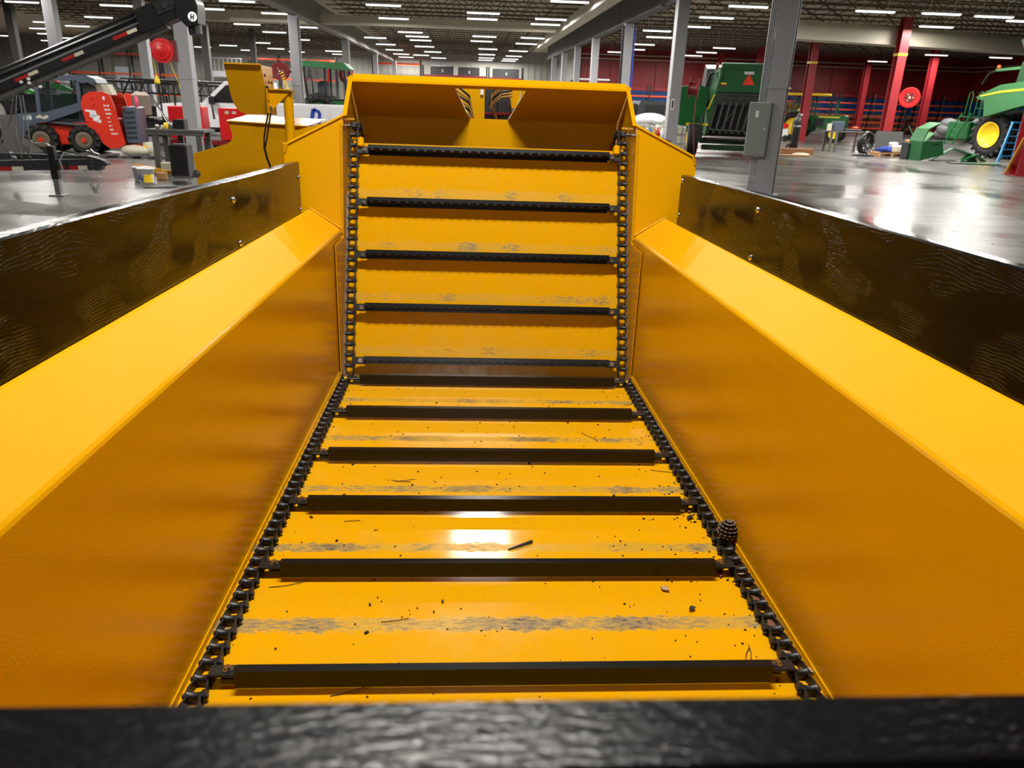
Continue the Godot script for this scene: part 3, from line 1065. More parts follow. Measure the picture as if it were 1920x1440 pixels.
func tool_box(w: Node3D) -> void:
	# shield plate beside the elevator head
	var s := sf()
	prism(s, PackedVector2Array([Vector2(-1.70, 0.917), Vector2(-1.50, 0.978), Vector2(-1.476, 0.994), Vector2(-1.463, 1.015), Vector2(-1.461, 1.040), Vector2(-1.475, 1.11), Vector2(-1.034, 1.096), Vector2(-0.885, 1.06), Vector2(-0.86, 0.70), Vector2(-1.70, 0.70)]), -4.606, -4.60)
	part(w, "shield_plate", s, M.hammered, tilt(Vector3(0, 1.1, -4.6), 0.2))
	s = sf()
	hexa(s, [Vector3(-1.48, 1.106, -4.59), Vector3(-1.03, 1.091, -4.59), Vector3(-1.00, 1.125, -5.05), Vector3(-1.48, 1.14, -5.05), Vector3(-1.48, 1.110, -4.59), Vector3(-1.03, 1.095, -4.59), Vector3(-1.00, 1.129, -5.05), Vector3(-1.48, 1.144, -5.05)])
	part(w, "shield_top", s, M.paint)
	s = sf()
	disc(s, Vector3(-1.676, 0.812, -4.596), Vector3.BACK, 0.022, 0.008, 16)
	disc(s, Vector3(-1.676, 0.812, -4.590), Vector3.BACK, 0.014, 0.012, 6)
	part(w, "shield_bolt", s, M.zinc)
	s = sf()
	prism(s, PackedVector2Array([Vector2(-1.105, 1.062), Vector2(-0.80, 1.152), Vector2(-0.80, 0.75), Vector2(-1.105, 0.75)]), -4.506, -4.50)
	part(w, "gusset_plate", s, M.hammered)
	# folded sheet box on a post, with a gusset bracket and two cables
	var face := PackedVector2Array([Vector2(-1.308, 1.381), Vector2(-1.298, 1.233), Vector2(-1.291, 1.196), Vector2(-1.273, 1.166), Vector2(-1.245, 1.152), Vector2(-1.118, 1.150), Vector2(-1.129, 1.381)])
	# its front leans in towards the bottom
	s = sf()
	var front := []
	var rear := []
	for p in face:
		front.append(Vector3(p.x, p.y, -4.05 - (1.381 - p.y) * 0.32))
		rear.append(Vector3(p.x, p.y, -4.27))
	for i in face.size():
		var j := (i + 1) % face.size()
		quad(s, rear[i], rear[j], front[j], front[i])
		if i > 0 and i < face.size() - 1:
			tri(s, front[0], front[i], front[j])
			tri(s, rear[0], rear[j], rear[i])
	var b := part(w, "control_box", s, M.paint)
	s = sf()
	beam(s, front[0] + Vector3(0, 0.002, 0.002), front[6] + Vector3(0, 0.002, 0.002), 0.012, 0.006)
	part(b, "box_rim", s, M.paint)
	s = sf()
	for q in [[1.335, -4.075], [1.335, -4.25], [1.305, -4.14], [1.305, -4.195], [1.215, -4.085]]:
		disc(s, Vector3(-1.1185 + (1.335 - q[0]) * 0.05, q[0], q[1]), Vector3.RIGHT, 0.007, 0.006, 10)
	part(b, "bolt_hole", s, M.bar_paint)
	s = sf()
	prism(s, PackedVector2Array([Vector2(-1.112, 1.272), Vector2(-1.0, 1.268), Vector2(-1.112, 1.165)]), -4.105, -4.10)
	bx(s, Vector3(-1.114, 1.21, -4.09), Vector3(0.005, 0.13, 0.04))
	bx(s, Vector3(-1.055, 1.272, -4.15), Vector3(0.115, 0.005, 0.12))
	part(w, "box_bracket", s, M.paint)
	var bolt := bolt_mesh(0.008, 0.01)
	inst(w, "bracket_bolt", bolt, M.zinc, Transform3D(Basis(), Vector3(-1.115, 1.276, -4.085)))
	inst(w, "bracket_bolt", bolt, M.zinc, Transform3D(Basis(Vector3.RIGHT, PI / 2), Vector3(-1.108, 1.185, -4.10)))
	inst(w, "bracket_bolt", bolt, M.zinc, Transform3D(Basis(), Vector3(-1.07, 1.276, -4.20)))
	s = sf()
	tube(s, [Vector3(-1.024, 1.266, -4.13), Vector3(-1.028, 0.6, -4.13)], 0.024, 16)
	part(w, "box_post", s, M.paint)
	s = sf()
	cbx(s, Vector3(-1.028, 0.965, -4.10), Vector3(0.06, 0.11, 0.05), 0.004)
	part(w, "post_socket", s, M.paint)
	for q in [0.0, 0.014]:
		s = sf()
		var pts := []
		for v in [Vector3(-1.112, 1.16, -4.06), Vector3(-1.128, 1.10, -4.06), Vector3(-1.140, 1.04, -4.055), Vector3(-1.142, 0.99, -4.05), Vector3(-1.132, 0.94, -4.05), Vector3(-1.112, 0.88, -4.05), Vector3(-1.10, 0.80, -4.06)]:
			pts.append(v + Vector3(q * (1.0 if v.y > 1.0 else 0.25), 0, 0))
		tube(s, pts, 0.0042, 8)
		part(w, "cable", s, M.black)

func running_gear(w: Node3D) -> void:
	var s := sf()
	for k: float in [-1.0, 1.0]:
		beam(s, Vector3(0.5 * k, -0.16, 0.0), Vector3(0.5 * k, -0.16, -5.2), 0.09, 0.14)
	beam(s, Vector3(-0.95, -0.2, -2.0), Vector3(0.95, -0.2, -2.0), 0.09, 0.09)
	for z in [-0.6, -1.6, -2.6, -3.6]:
		bx(s, Vector3(0, -0.075, z), Vector3(1.3, 0.045, 0.06))
	part(w, "chassis", s, M.bar_paint)
	for k: float in [-1.0, 1.0]:
		s = sf()
		tyre(s, Vector3(1.0 * k, -0.232, -2.0), 0.295, 0.2, 0.17)
		var t := part(w, "wheel", s, M.rubber)
		s = sf()
		disc(s, Vector3(1.05 * k, -0.232, -2.0), Vector3.RIGHT, 0.17, 0.06, 20)
		part(t, "hub", s, M.white)

func tyre(s: SurfaceTool, c: Vector3, r: float, w: float, rim: float, axis := Vector3.RIGHT) -> void:
	var y := axis.normalized()
	var x := y.cross(Vector3.UP).normalized()
	var t := Transform3D(Basis(x, y, x.cross(y)), c)
	var h := w / 2
	lathe(s, [[rim, -h * 0.8], [rim + (r - rim) * 0.5, -h], [r * 0.95, -h * 0.86], [r, -h * 0.6], [r, h * 0.6], [r * 0.95, h * 0.86], [rim + (r - rim) * 0.5, h], [rim, h * 0.8], [rim, -h * 0.8]], t, 28)

func wagon_debris() -> void:
	# pine cone lodged in the chain
	var at := WAGON * Vector3(0.70, 0.012, -1.972)
	var o := thing("pine_cone", "dark brown pine cone lodged on the conveyor chain by the wagon wall", "pine cone", at, 0.4)
	var cone := mat(Color(0.16, 0.10, 0.075), 0.7)
	var tip := mat(Color(0.50, 0.42, 0.36), 0.7)
	var s := sf()
	ball(s, Vector3.ZERO, Vector3(0.022, 0.024, 0.022), 12)
	part(o, "core", s, cone)
	s = sf()
	hexa(s, [Vector3(-0.003, -0.001, 0.0), Vector3(0.003, -0.001, 0.0), Vector3(0.0055, 0.0, -0.018), Vector3(-0.0055, 0.0, -0.018), Vector3(-0.003, 0.001, 0.0), Vector3(0.003, 0.001, 0.0), Vector3(0.0055, 0.002, -0.018), Vector3(-0.0055, 0.002, -0.018)])
	var scale_mesh := done(s)
	s = sf()
	bx(s, Vector3(0, 0.002, -0.0178), Vector3(0.009, 0.003, 0.003))
	var tip_mesh := done(s)
	for r in 7:
		var el := lerpf(-0.9, 1.35, r / 6.0)
		var n := int(round(11 * cos(el))) + 3
		for k in n:
			var b := Basis(Vector3.UP, TAU * k / n + r * 0.4) * Basis(Vector3.RIGHT, el)
			var t := Transform3D(b, b * Vector3(0, 0, -0.014))
			var q := inst(o, "scale", scale_mesh, cone, t)
			inst(q, "scale_tip", tip_mesh, tip)
	# twig, dry needles and leaf scraps, each lying on the floor plate
	var needle := mat(Color(0.30, 0.17, 0.08), 0.8)
	var bark := mat(Color(0.14, 0.10, 0.08), 0.8)
	var leaf := mat(Color(0.42, 0.25, 0.16), 0.85)
	var pale := mat(Color(0.62, 0.50, 0.36), 0.85)
	s = sf()
	tube(s, [Vector3(-0.038, 0.002, 0.018), Vector3(-0.01, 0.004, 0.004), Vector3(0.036, 0.005, -0.022)], 0.0022, 6, true, 0.005)
	tag(part(self, "twig", s, bark, Transform3D(Basis(), WAGON * Vector3(0.065, -0.033, -1.952))), "short dark twig lying on the yellow floor between two slats", "twig")
	var i := 0
	var where := ["under the nearest slat beside the tail plank", "next to the chain by the nearest slat", "curled against the nearest chain lug", "on the second floor bay near the pine cone", "crossed over another on the third bay", "beside the chain at the third slat", "leaning over the second slat end", "near the front of the third bay", "thin and bent at the fifth slat", "by the wall side chain at the fourth slat", "short and close to the twig", "lying along the first worn strip"]
	for q in [[Vector3(-0.343, -0.033, -1.364), 0.11, 0.4, 0.2], [Vector3(0.568, -0.033, -1.449), 0.12, 1.0, 0.6], [Vector3(0.586, -0.033, -1.441), 0.10, 1.3, -0.5], [Vector3(0.684, -0.033, -2.277), 0.09, -0.35, 0.3], [Vector3(-0.313, -0.033, -2.382), 0.07, 0.25, 0.1], [Vector3(-0.327, -0.033, -2.378), 0.07, -0.2, 0.3], [Vector3(0.628, -0.033, -2.467), 0.10, -0.2, 0.2], [Vector3(0.399, -0.033, -2.786), 0.09, -0.9, 0.3], [Vector3(0.636, -0.033, -3.168), 0.07, 0.9, 1.0], [Vector3(-0.579, -0.033, -1.764), 0.10, 0.3, 0.3], [Vector3(-0.456, -0.033, -2.101), 0.05, 0.1, 0.0], [Vector3(-0.277, -0.033, -1.606), 0.07, 0.2, 0.2]]:
		s = sf()
		var l: float = q[1]
		var pts := []
		for k in 6:
			var u := k / 5.0 - 0.5
			pts.append(Vector3(u * l, 0.001 + 0.004 * (0.25 - u * u), q[3] * l * (0.25 - u * u)))
		tube(s, pts, 0.0011, 5)
		tag(part(self, "pine_needle", s, needle, Transform3D(Basis(Vector3.UP, q[2]), WAGON * (q[0] as Vector3))), "dry brown pine needle " + where[i], "pine needle", "pine needles on the wagon floor")
		i += 1
	i = 0
	where = ["in the chain beside the nearest slat lug", "in the chain just behind the nearest slat", "in the fourth open link from the tail", "further up the chain below the pine cone", "between wall and chain below the pine cone", "between wall and chain above the pine cone", "against the second slat lug", "at the wall end of the third slat", "on the plate between the second and third slats", "flat on the first bay near the chain", "small and dark on the first bay", "under the third slat lug"]
	for q in [[Vector3(0.708, -0.03, -1.399), 0.022, pale], [Vector3(0.732, -0.03, -1.514), 0.024, leaf], [Vector3(0.681, -0.03, -1.459), 0.02, pale], [Vector3(0.689, -0.03, -1.573), 0.026, leaf], [Vector3(0.685, -0.03, -1.677), 0.02, leaf], [Vector3(0.691, -0.03, -1.797), 0.024, pale], [Vector3(0.626, -0.033, -1.802), 0.022, leaf], [Vector3(0.607, -0.033, -2.165), 0.02, pale], [Vector3(0.629, -0.033, -2.123), 0.022, bark], [Vector3(0.449, -0.033, -1.731), 0.018, pale], [Vector3(0.499, -0.033, -1.643), 0.016, bark], [Vector3(0.634, -0.033, -2.165), 0.016, leaf]]:
		s = sf()
		var r: float = q[1]
		var p := PackedVector2Array()
		for k in 7:
			var a := TAU * k / 7.0
			p.append(Vector2(cos(a) * r * (0.7 + 0.3 * sin(k * 2.7 + i)), sin(a) * r * 0.55 * (0.8 + 0.3 * cos(k * 1.9 + i))))
		prism(s, p, 0.0, 0.0015, Transform3D(Basis(Vector3.UP, i * 1.3) * Basis(Vector3.RIGHT, -PI / 2 + 0.3 * sin(i)), Vector3(0, 0.006, 0)))
		tag(part(self, "leaf_scrap", s, q[2], Transform3D(Basis(), WAGON * (q[0] as Vector3))), "dry leaf scrap " + where[i], "leaf", "leaf scraps in the wagon")
		i += 1
	# crumbs of bark and chaff
	s = sf()
	rng.seed = 77
	for k in 420:
		var x := rng.randf_range(-0.66, 0.66)
		if rng.randf() < 0.35:
			x = 0.66 - absf(rng.randfn(0.0, 0.12))
		var z := rng.randf_range(-3.35, -1.2)
		var r := rng.randf_range(0.0012, 0.0032) * (1.6 if rng.randf() < 0.12 else 1.0)
		bx(s, Vector3(x, -0.0338 + r * 0.4, z), Vector3(r * 2.0, r, r * 1.2), Basis(Vector3.UP, rng.randf() * 6.0))
	var up := Vector3(0, sin(SLOPE), -cos(SLOPE))
	tag(part(self, "bark_crumbs", s, bark, WAGON), "dark crumbs of bark and chaff scattered over the wagon floor", "debris", "", "stuff")

# ---------------------------------------------------------------- far end of the hall
func far_end() -> void:
	var n := 0
	for q in [[Vector3(-2.485, 3.931, -77), 2.15, 0.85, -0.12, "slightly tilted dark steel bin, first on the far red racking"], [Vector3(0.029, 3.873, -77), 2.0, 0.85, 0.0, "dark steel bin with a split front on the far red racking"], [Vector3(3.517, 3.845, -77), 2.5, 0.85, 0.0, "wide dark steel bin alone on its red racking"]]:
		var o := thing("steel_bin", q[4], "bin", q[0], 0.0, "dark bins on the far racking")
		var s := sf()
		cbx(s, Vector3(0, 0, 0), Vector3(q[1], q[2], 1.0), 0.04)
		part(o, "body", s, M.charcoal)
		s = sf()
		bx(s, Vector3(0.05, 0.0, 0.503), Vector3(0.12, 0.24, 0.01))
		part(o, "handle_plate", s, M.offwhite)
		s = sf()
		bx(s, Vector3(0.0, -0.46, 0.0), Vector3(q[1] * 0.7, 0.08, 0.8))
		part(o, "skid", s, M.wood if n == 2 else M.black)
		n += 1
	for q in [[Vector3(-1.278, 3.503, -77), 6.0, "below the first two dark bins"], [Vector3(3.528, 3.423, -77), 3.2, "below the wide dark bin"]]:
		var o := thing("pallet_rack", "red beam pallet racking at the far wall " + q[2], "rack", Vector3(q[0].x, 0, -77))
		for x in [-0.5, 0.5]:
			for z in [-0.5, 0.5]:
				var s := sf()
				bx(s, Vector3(x * q[1], 2.2, z), Vector3(0.14, 4.4, 0.12))
				part(o, "upright", s, M.black)
		for y in [q[0].y - 0.02, 1.9]:
			for z in [-0.5, 0.5]:
				var s := sf()
				bx(s, Vector3(0, y, z), Vector3(q[1], 0.2, 0.08))
				part(o, "shelf_beam", s, M.dark_red)
	var o := thing("pallet_rack", "red racking with a white sheet on top beyond the grey girder columns", "rack", Vector3(9.5, 0, -62.5))
	for x in [-1.5, 1.5]:
		var s := sf()
		bx(s, Vector3(x, 1.6, 0), Vector3(0.14, 3.2, 0.8))
		part(o, "upright", s, M.black)
	for y in [3.0, 1.6]:
		var s := sf()
		bx(s, Vector3(0, y, 0.4), Vector3(3.0, 0.2, 0.08))
		bx(s, Vector3(0, y, -0.4), Vector3(3.0, 0.2, 0.08))
		part(o, "shelf_beam", s, M.dark_red)
	var s := sf()
	bx(s, Vector3(9.6, 3.28, -62.5), Vector3(2.6, 0.12, 0.8))
	tag(part(self, "sheet_bundle", s, M.white), "white sheet bundle on the red racking past the grey girder", "sheet")
	s = sf()
	for x in [-3.1, -2.8, -2.55]:
		tube(s, [Vector3(x, 0.0, -79.6), Vector3(x, 5.9, -79.6)], 0.06, 6)
	tag(part(self, "wall_pipes", s, M.grey_paint), "three grey pipes rising up the far white wall", "pipe")
	yellow_machine()

func yellow_machine() -> void:
	# implement parked ahead of the wagon, glimpsed through the hood's view hole
	var o := thing("yellow_implement", "yellow hydraulic implement with looped hoses seen through the hood hole", "implement", Vector3(0.35, 0, -11.0))
	var w := Vector3(-0.35, 0, 11.0)
	var s := sf()
	prism(s, PackedVector2Array([Vector2(-0.52, 0.4), Vector2(-0.12, 0.4), Vector2(-0.12, 1.98), Vector2(-0.9, 1.98), Vector2(-0.9, 1.2)]), -0.9, -0.3)
	part(o, "frame_panel", s, M.paint)
	s = sf()
	bx(s, Vector3(-0.16, 1.84, -0.29), Vector3(0.04, 0.12, 0.02))
	part(o, "white_sticker", s, M.white)
	s = sf()
	prism(s, PackedVector2Array([Vector2(0.3, 0.5), Vector2(0.9, 0.5), Vector2(0.9, 1.94), Vector2(0.2, 1.98), Vector2(0.28, 1.5)]), -0.5, -0.2)
	part(o, "tank_panel", s, M.paint)
	s = sf()
	for x in [0.36, 0.46]:
		beam(s, Vector3(x, 1.55, -0.19), Vector3(x + 0.03, 1.95, -0.19), 0.012, 0.012)
	disc(s, Vector3(0.36, 1.68, -0.17), Vector3.BACK, 0.025, 0.04, 10)
	part(o, "panel_rib", s, M.offwhite)
	s = sf()
	for x in 6:
		bx(s, Vector3(0.55 + x * 0.03, 1.82, -0.18), Vector3(0.008, 0.2, 0.01))
		bx(s, Vector3(0.62, 1.73 + x * 0.035, -0.18), Vector3(0.2, 0.008, 0.01))
	part(o, "guard_mesh", s, M.yellow)
	s = sf()
	bx(s, Vector3(-0.02, 1.65, -0.7), Vector3(0.2, 0.6, 0.05))
	bx(s, Vector3(0.18, 1.55, -0.7), Vector3(0.22, 0.9, 0.05))
	part(o, "dark_cover", s, M.charcoal)
	s = sf()
	bx(s, Vector3(0.03, 1.53, -0.66), Vector3(0.6, 0.03, 0.03))
	part(o, "red_beam", s, M.dark_red)
	for k in 9:
		s = sf()
		var y := 1.9 - k * 0.045
		tube(s, [Vector3(-0.75, y, 0.0), Vector3(-0.5, y - 0.02 - 0.01 * k, 0.08), Vector3(-0.34, y - 0.14, 0.06), Vector3(-0.3 + 0.01 * k, y - 0.34, 0.0)], 0.016, 6)
		part(o, "hose", s, M.rope if k % 2 else M.black)
	for k in 6:
		s = sf()
		var y := 1.95 - k * 0.035
		tube(s, [Vector3(0.25, y, 0.0), Vector3(0.1, y - 0.02, 0.05), Vector3(-0.02, y - 0.12, 0.05), Vector3(-0.06 + 0.02 * k, y - 0.3, 0.0)], 0.014, 6)
		part(o, "hose", s, M.rope if k % 3 else M.black)
	s = sf()
	tube(s, [Vector3(-0.28, 1.0, 0.15), Vector3(-0.16, 1.42, 0.15)], 0.03, 10)
	tube(s, [Vector3(0.0, 1.0, 0.15), Vector3(-0.14, 1.42, 0.15)], 0.03, 10)
	tube(s, [Vector3(-0.15, 0.9, 0.15), Vector3(-0.15, 1.4, 0.15)], 0.025, 10)
	part(o, "cylinder", s, M.steel)
	s = sf()
	tube(s, [Vector3(0.3, 1.25, 0.1), Vector3(0.27, 1.62, 0.1)], 0.03, 10)
	part(o, "cylinder", s, M.steel)
	s = sf()
	beam(s, Vector3(-0.9, 1.25, 0.0), Vector3(0.9, 1.25, 0.0), 0.1, 0.1)
	part(o, "cross_bar", s, M.dark_red)
	s = sf()
	for x in [-0.7, 0.7]:
		cbx(s, Vector3(x, 0.6, -0.5), Vector3(0.14, 1.2, 0.2), 0.02)
	part(o, "leg", s, M.paint)

# ---------------------------------------------------------------- left bay
func text_mesh(words: String, size: float, depth := 0.004) -> TextMesh:
	var t := TextMesh.new()
	t.text = words
	var f := SystemFont.new()
	f.font_names = PackedStringArray(["Droid Sans"])
	f.font_weight = 700
	t.font = f
	t.font_size = 32
	t.pixel_size = size / 32.0
	t.depth = depth
	return t

func left_bay() -> void:
	seed_tender()
	skid_steer()
	stand_plate()
	far_green_tractor()
	wire_header()
	reel_box()
	work_bench()
	service_truck()
	cab_tractor()
	hose_reels()
	left_floor_things()
	wall_racks()

func tape(parent: Node, a: Vector3, b: Vector3, h: float, up: Vector3, out: Vector3, cuts: Array) -> void:
	# red and white reflective strips between a and b; cuts: [from, to, is red]
	for q in cuts:
		var s := sf()
		var p := a.lerp(b, q[0])
		var r := a.lerp(b, q[1])
		beam(s, p + out, r + out, 0.004, h, up)
		part(parent, "reflector_strip", s, M.red_tape if q[2] else M.white_tape)

func seed_tender() -> void:
	M.red_tape = mat(Color(0.62, 0.06, 0.08), 0.4)
	M.white_tape = mat(Color(0.78, 0.76, 0.68), 0.4)
	var o := thing("seed_tender", "black seed tender trailer with raised auger, drawbar, jack and safety chains", "trailer", Vector3(-6.8, 0, -13.2))
	var w := Vector3(6.8, 0, 13.2)
	# drawbar rails, coupler, jack
	var a := Vector3(-9.803, 0.373, -13.17) + w
	var b := Vector3(-6.164, 0.52, -13.17) + w
	var rail := (b - a).normalized()
	var s := sf()
	beam(s, a, b, 0.08, 0.165)
	part(o, "drawbar_rail", s, M.charcoal)
	tape(o, a, b, 0.062, Vector3.UP, Vector3(0, -0.048, 0.045), [[0.46, 0.655, true], [0.655, 0.705, false], [0.868, 0.887, true], [0.905, 0.945, true], [0.945, 0.985, false]])
	s = sf()
	beam(s, Vector3(-11.121, 0.446, -15.3) + w, Vector3(-6.181, 0.568, -13.3) + w, 0.08, 0.14)
	part(o, "drawbar_rail", s, M.charcoal)
	s = sf()
	beam(s, Vector3(-8.345, 0.48, -14.8) + w, Vector3(-7.408, 0.506, -13.25) + w, 0.07, 0.14)
	part(o, "cross_member", s, M.charcoal)
	var c := Vector3(-6.039, 0.557, -13.17) + w
	s = sf()
	prism(s, PackedVector2Array([Vector2(-0.16, -0.13), Vector2(-0.16, 0.1), Vector2(-0.02, 0.07), Vector2(0.1, 0.03), Vector2(0.16, -0.02), Vector2(0.15, -0.045), Vector2(0.08, -0.04), Vector2(0.03, -0.13)]), -0.07, 0.07, Transform3D(Basis(), c))
	part(o, "coupler", s, M.charcoal)
	s = sf()
	for k in 4:
		disc(s, c + Vector3(-0.075, 0.05 - 0.055 * k, 0.075), Vector3.BACK, 0.014, 0.012, 8)
	part(o, "coupler_bolt", s, M.steel)
	s = sf()
	beam(s, c + Vector3(-0.17, 0.16, 0.0), c + Vector3(0.02, 0.11, 0.02), 0.05, 0.05)
	beam(s, c + Vector3(-0.10, 0.2, 0.03), c + Vector3(-0.02, 0.1, 0.03), 0.03, 0.03)
	part(o, "coupler_latch", s, M.steel)
	var j := Vector3(-6.763, 0, -13.169) + w
	s = sf()
	cbx(s, Vector3(j.x, 0.53, j.z), Vector3(0.11, 0.52, 0.11), 0.01)
	var jk := part(o, "jack", s, M.black)
	s = sf()
	beam(s, Vector3(j.x, 0.34, j.z), Vector3(j.x, 0.02, j.z), 0.085, 0.085, Vector3.BACK)
	part(jk, "jack_leg", s, M.steel)
	s = sf()
	cbx(s, Vector3(j.x, 0.012, j.z), Vector3(0.24, 0.024, 0.24), 0.006)
	part(jk, "jack_foot", s, M.steel)
	s = sf()
	tube(s, [Vector3(j.x, 0.80, j.z + 0.02), Vector3(j.x - 0.06, 0.84, j.z + 0.08), Vector3(j.x - 0.22, 0.83, j.z + 0.1), Vector3(j.x - 0.24, 0.88, j.z + 0.1)], 0.011, 8)
	part(jk, "jack_crank", s, M.steel)
	s = sf()
	tube(s, [c + Vector3(-0.57, -0.17, 0.06), c + Vector3(-0.58, 0.02, 0.09), c + Vector3(-0.5, 0.14, 0.06), c + Vector3(-0.38, 0.1, 0.0)], 0.012, 8)
	part(o, "wiring", s, M.grey_paint)
	# safety chains
	for q in [[-0.13, 0.02, 0.37], [-0.1, 0.06, 0.33]]:
		var ch := Node3D.new()
		ch.name = "safety_chain"
		o.add_child(ch, true)
		s = sf()
		tube(s, ring_points(Vector3.ZERO, 0.018, 0.028, 12), 0.0055, 6, false)
		var link := done(s)
		for k in 15:
			var u := k / 14.0
			var p := c + Vector3(lerpf(q[0] - 0.06, q[0] + 0.16, u), -0.12 - q[2] * (1.0 - pow(2.0 * u - 1.0, 2.0)) * 0.9 - 0.02 * u, 0.09 + q[1])
			inst(ch, "link", link, M.steel, Transform3D(Basis(Vector3.BACK, (u - 0.5) * 2.4) * Basis(Vector3.UP, PI / 2 if k % 2 else 0.0), p))
	# auger: round tube over a box channel, pale stripe and reflectors
	var lo := Vector3(-9.639, 1.154, -14.6) + w
	var hi := Vector3(-5.587, 2.809, -14.6) + w
	var d := (hi - lo).normalized()
	var n := Vector3(-d.y, d.x, 0)
	s = sf()
	tube(s, [lo + n * 0.03, hi + n * 0.03], 0.135, 24)
	var au := part(o, "auger_tube", s, mat(Color(0.06, 0.062, 0.068), 0.22, 0.0, 0.6))
	s = sf()
	beam(s, lo - n * 0.115, hi - n * 0.115, 0.27, 0.16, n)
	part(au, "belt_channel", s, M.black)
	s = sf()
	beam(s, lo - n * 0.045 + Vector3(0, 0, 0.139), hi - n * 0.045 + Vector3(0, 0, 0.139), 0.006, 0.032, n)
	part(au, "pale_stripe", s, M.steel)
	s = sf()
	beam(s, lo - n * 0.235, hi - n * 0.235 + d * 0.35, 0.2, 0.085, n)
	part(au, "return_pan", s, M.dark_grey)
	tape(au, lo, hi, 0.055, n, -n * 0.12 + Vector3(0, 0, 0.14), [[0.435, 0.495, true], [0.495, 0.537, false], [0.645, 0.70, true], [0.70, 0.738, false], [0.868, 0.93, true], [0.93, 0.972, false]])
	s = sf()
	beam(s, hi - d * 0.04 - n * 0.03, hi + d * 0.78 - n * 0.03, 0.34, 0.36, n)
	part(au, "head_housing", s, M.black)
	s = sf()
	beam(s, hi + d * 0.33 + Vector3(0, 0, 0.175) + n * 0.03, hi + d * 0.72 + Vector3(0, 0, 0.175) + n * 0.03, 0.012, 0.19, n)
	var cov := part(au, "bearing_plate", s, M.black_steel)
	s = sf()
	for q in [[0.36, 0.1], [0.36, -0.04], [0.5, 0.03], [0.56, 0.05], [0.62, 0.02], [0.69, 0.1], [0.69, -0.04]]:
		disc(s, hi + d * q[0] + n * q[1] + Vector3(0, 0, 0.185), Vector3.BACK, 0.016 if q[0] != 0.5 else 0.04, 0.014, 10)
	part(cov, "plate_bolt", s, M.charcoal)
	# round spout
	var e := Vector3(-4.733, 2.931, -14.6) + w
	s = sf()
	var pr := PackedVector2Array()
	for k in 13:
		var an := lerpf(2.3, -0.15, k / 12.0)
		pr.append(Vector2(-0.06 + cos(an) * 0.21, 0.09 + sin(an) * 0.21))
	pr.append(Vector2(0.13, -0.16))
	pr.append(Vector2(-0.06, -0.22))
	pr.append(Vector2(-0.22, -0.06))
	prism(s, pr, -0.2, 0.2, Transform3D(Basis(), e))
	part(au, "spout_hood", s, M.black)
	s = sf()
	tube(s, [e + Vector3(0.0, -0.12, 0.0), e + Vector3(0.02, -0.33, 0.02)], 0.115, 20, true, 0.105)
	part(au, "spout", s, M.black_steel)
	s = sf()
	disc(s, e + Vector3(0.05, -0.06, 0.203), Vector3.BACK, 0.075, 0.006, 24)
	var em := part(au, "round_emblem", s, M.white)
	s = sf()
	for x in [-0.022, 0.022]:
		beam(s, e + Vector3(0.05 + x - 0.006, -0.105, 0.208), e + Vector3(0.05 + x + 0.006, -0.015, 0.208), 0.006, 0.016, Vector3.RIGHT)
	beam(s, e + Vector3(0.028, -0.06, 0.208), e + Vector3(0.072, -0.06, 0.208), 0.006, 0.014)
	part(em, "emblem_mark", s, M.charcoal)
	# support frame and cylinder below the auger
	s = sf()
	tube(s, [Vector3(-7.097, 2.077, -14.6) + w, Vector3(-7.877, 1.647, -14.7) + w], 0.06, 10)
	tube(s, [Vector3(-7.149, 1.886, -14.6) + w, Vector3(-7.96, 1.689, -14.7) + w], 0.035, 10)
	part(o, "lift_cylinder", s, M.black)
	for q in [[32, 152], [44, 147], [44, 153], [60, 158]]:
		s = sf()
		var p := Vector3(-8.047, 1.767, -14.4) + w
		p.x += (q[0]) / 92.0
		p.y -= (q[1] - 150) / 92.0
		disc(s, p, Vector3.BACK, 0.025, 0.03, 10)
		part(o, "pivot_bolt", s, M.white)
	s = sf()
	beam(s, Vector3(-8.991, 0.403, -14.6) + w, Vector3(-8.736, 1.576, -14.6) + w, 0.14, 0.14)
	beam(s, Vector3(-9.731, 0.383, -14.6) + w, Vector3(-9.517, 1.29, -14.6) + w, 0.14, 0.14)
	beam(s, Vector3(-9.92, 0.36, -14.6) + w, Vector3(-8.81, 0.389, -14.6) + w, 0.14, 0.14)
	part(o, "auger_rest", s, M.black)
	# hoses hanging from the auger to the drawbar
	for q in [[8, 14, 2, 28], [14, 22, 30, 40], [20, 34, 40, 54], [26, 40, 52, 50]]:
		s = sf()
		tube(s, [Vector3(-7.715, 1.537, -14) + w + Vector3(q[0] * 0.008, 0, 0), Vector3(-7.666, 1.145, -13.8) + w + Vector3((q[1] - 14) * 0.01, 0, 0), Vector3(-7.596, 0.773, -13.6) + w + Vector3((q[2] - 24) * 0.01, 0, 0), Vector3(-7.423, 0.569, -13.3) + w + Vector3((q[3] - 30) * 0.01, 0, 0)], 0.012, 6)
		part(o, "hose", s, M.black)

func ring_points(c: Vector3, rx: float, ry: float, n: int) -> Array:
	var out := []
	for k in n + 1:
		out.append(c + Vector3(cos(TAU * k / n) * rx, sin(TAU * k / n) * ry, 0))
	return out

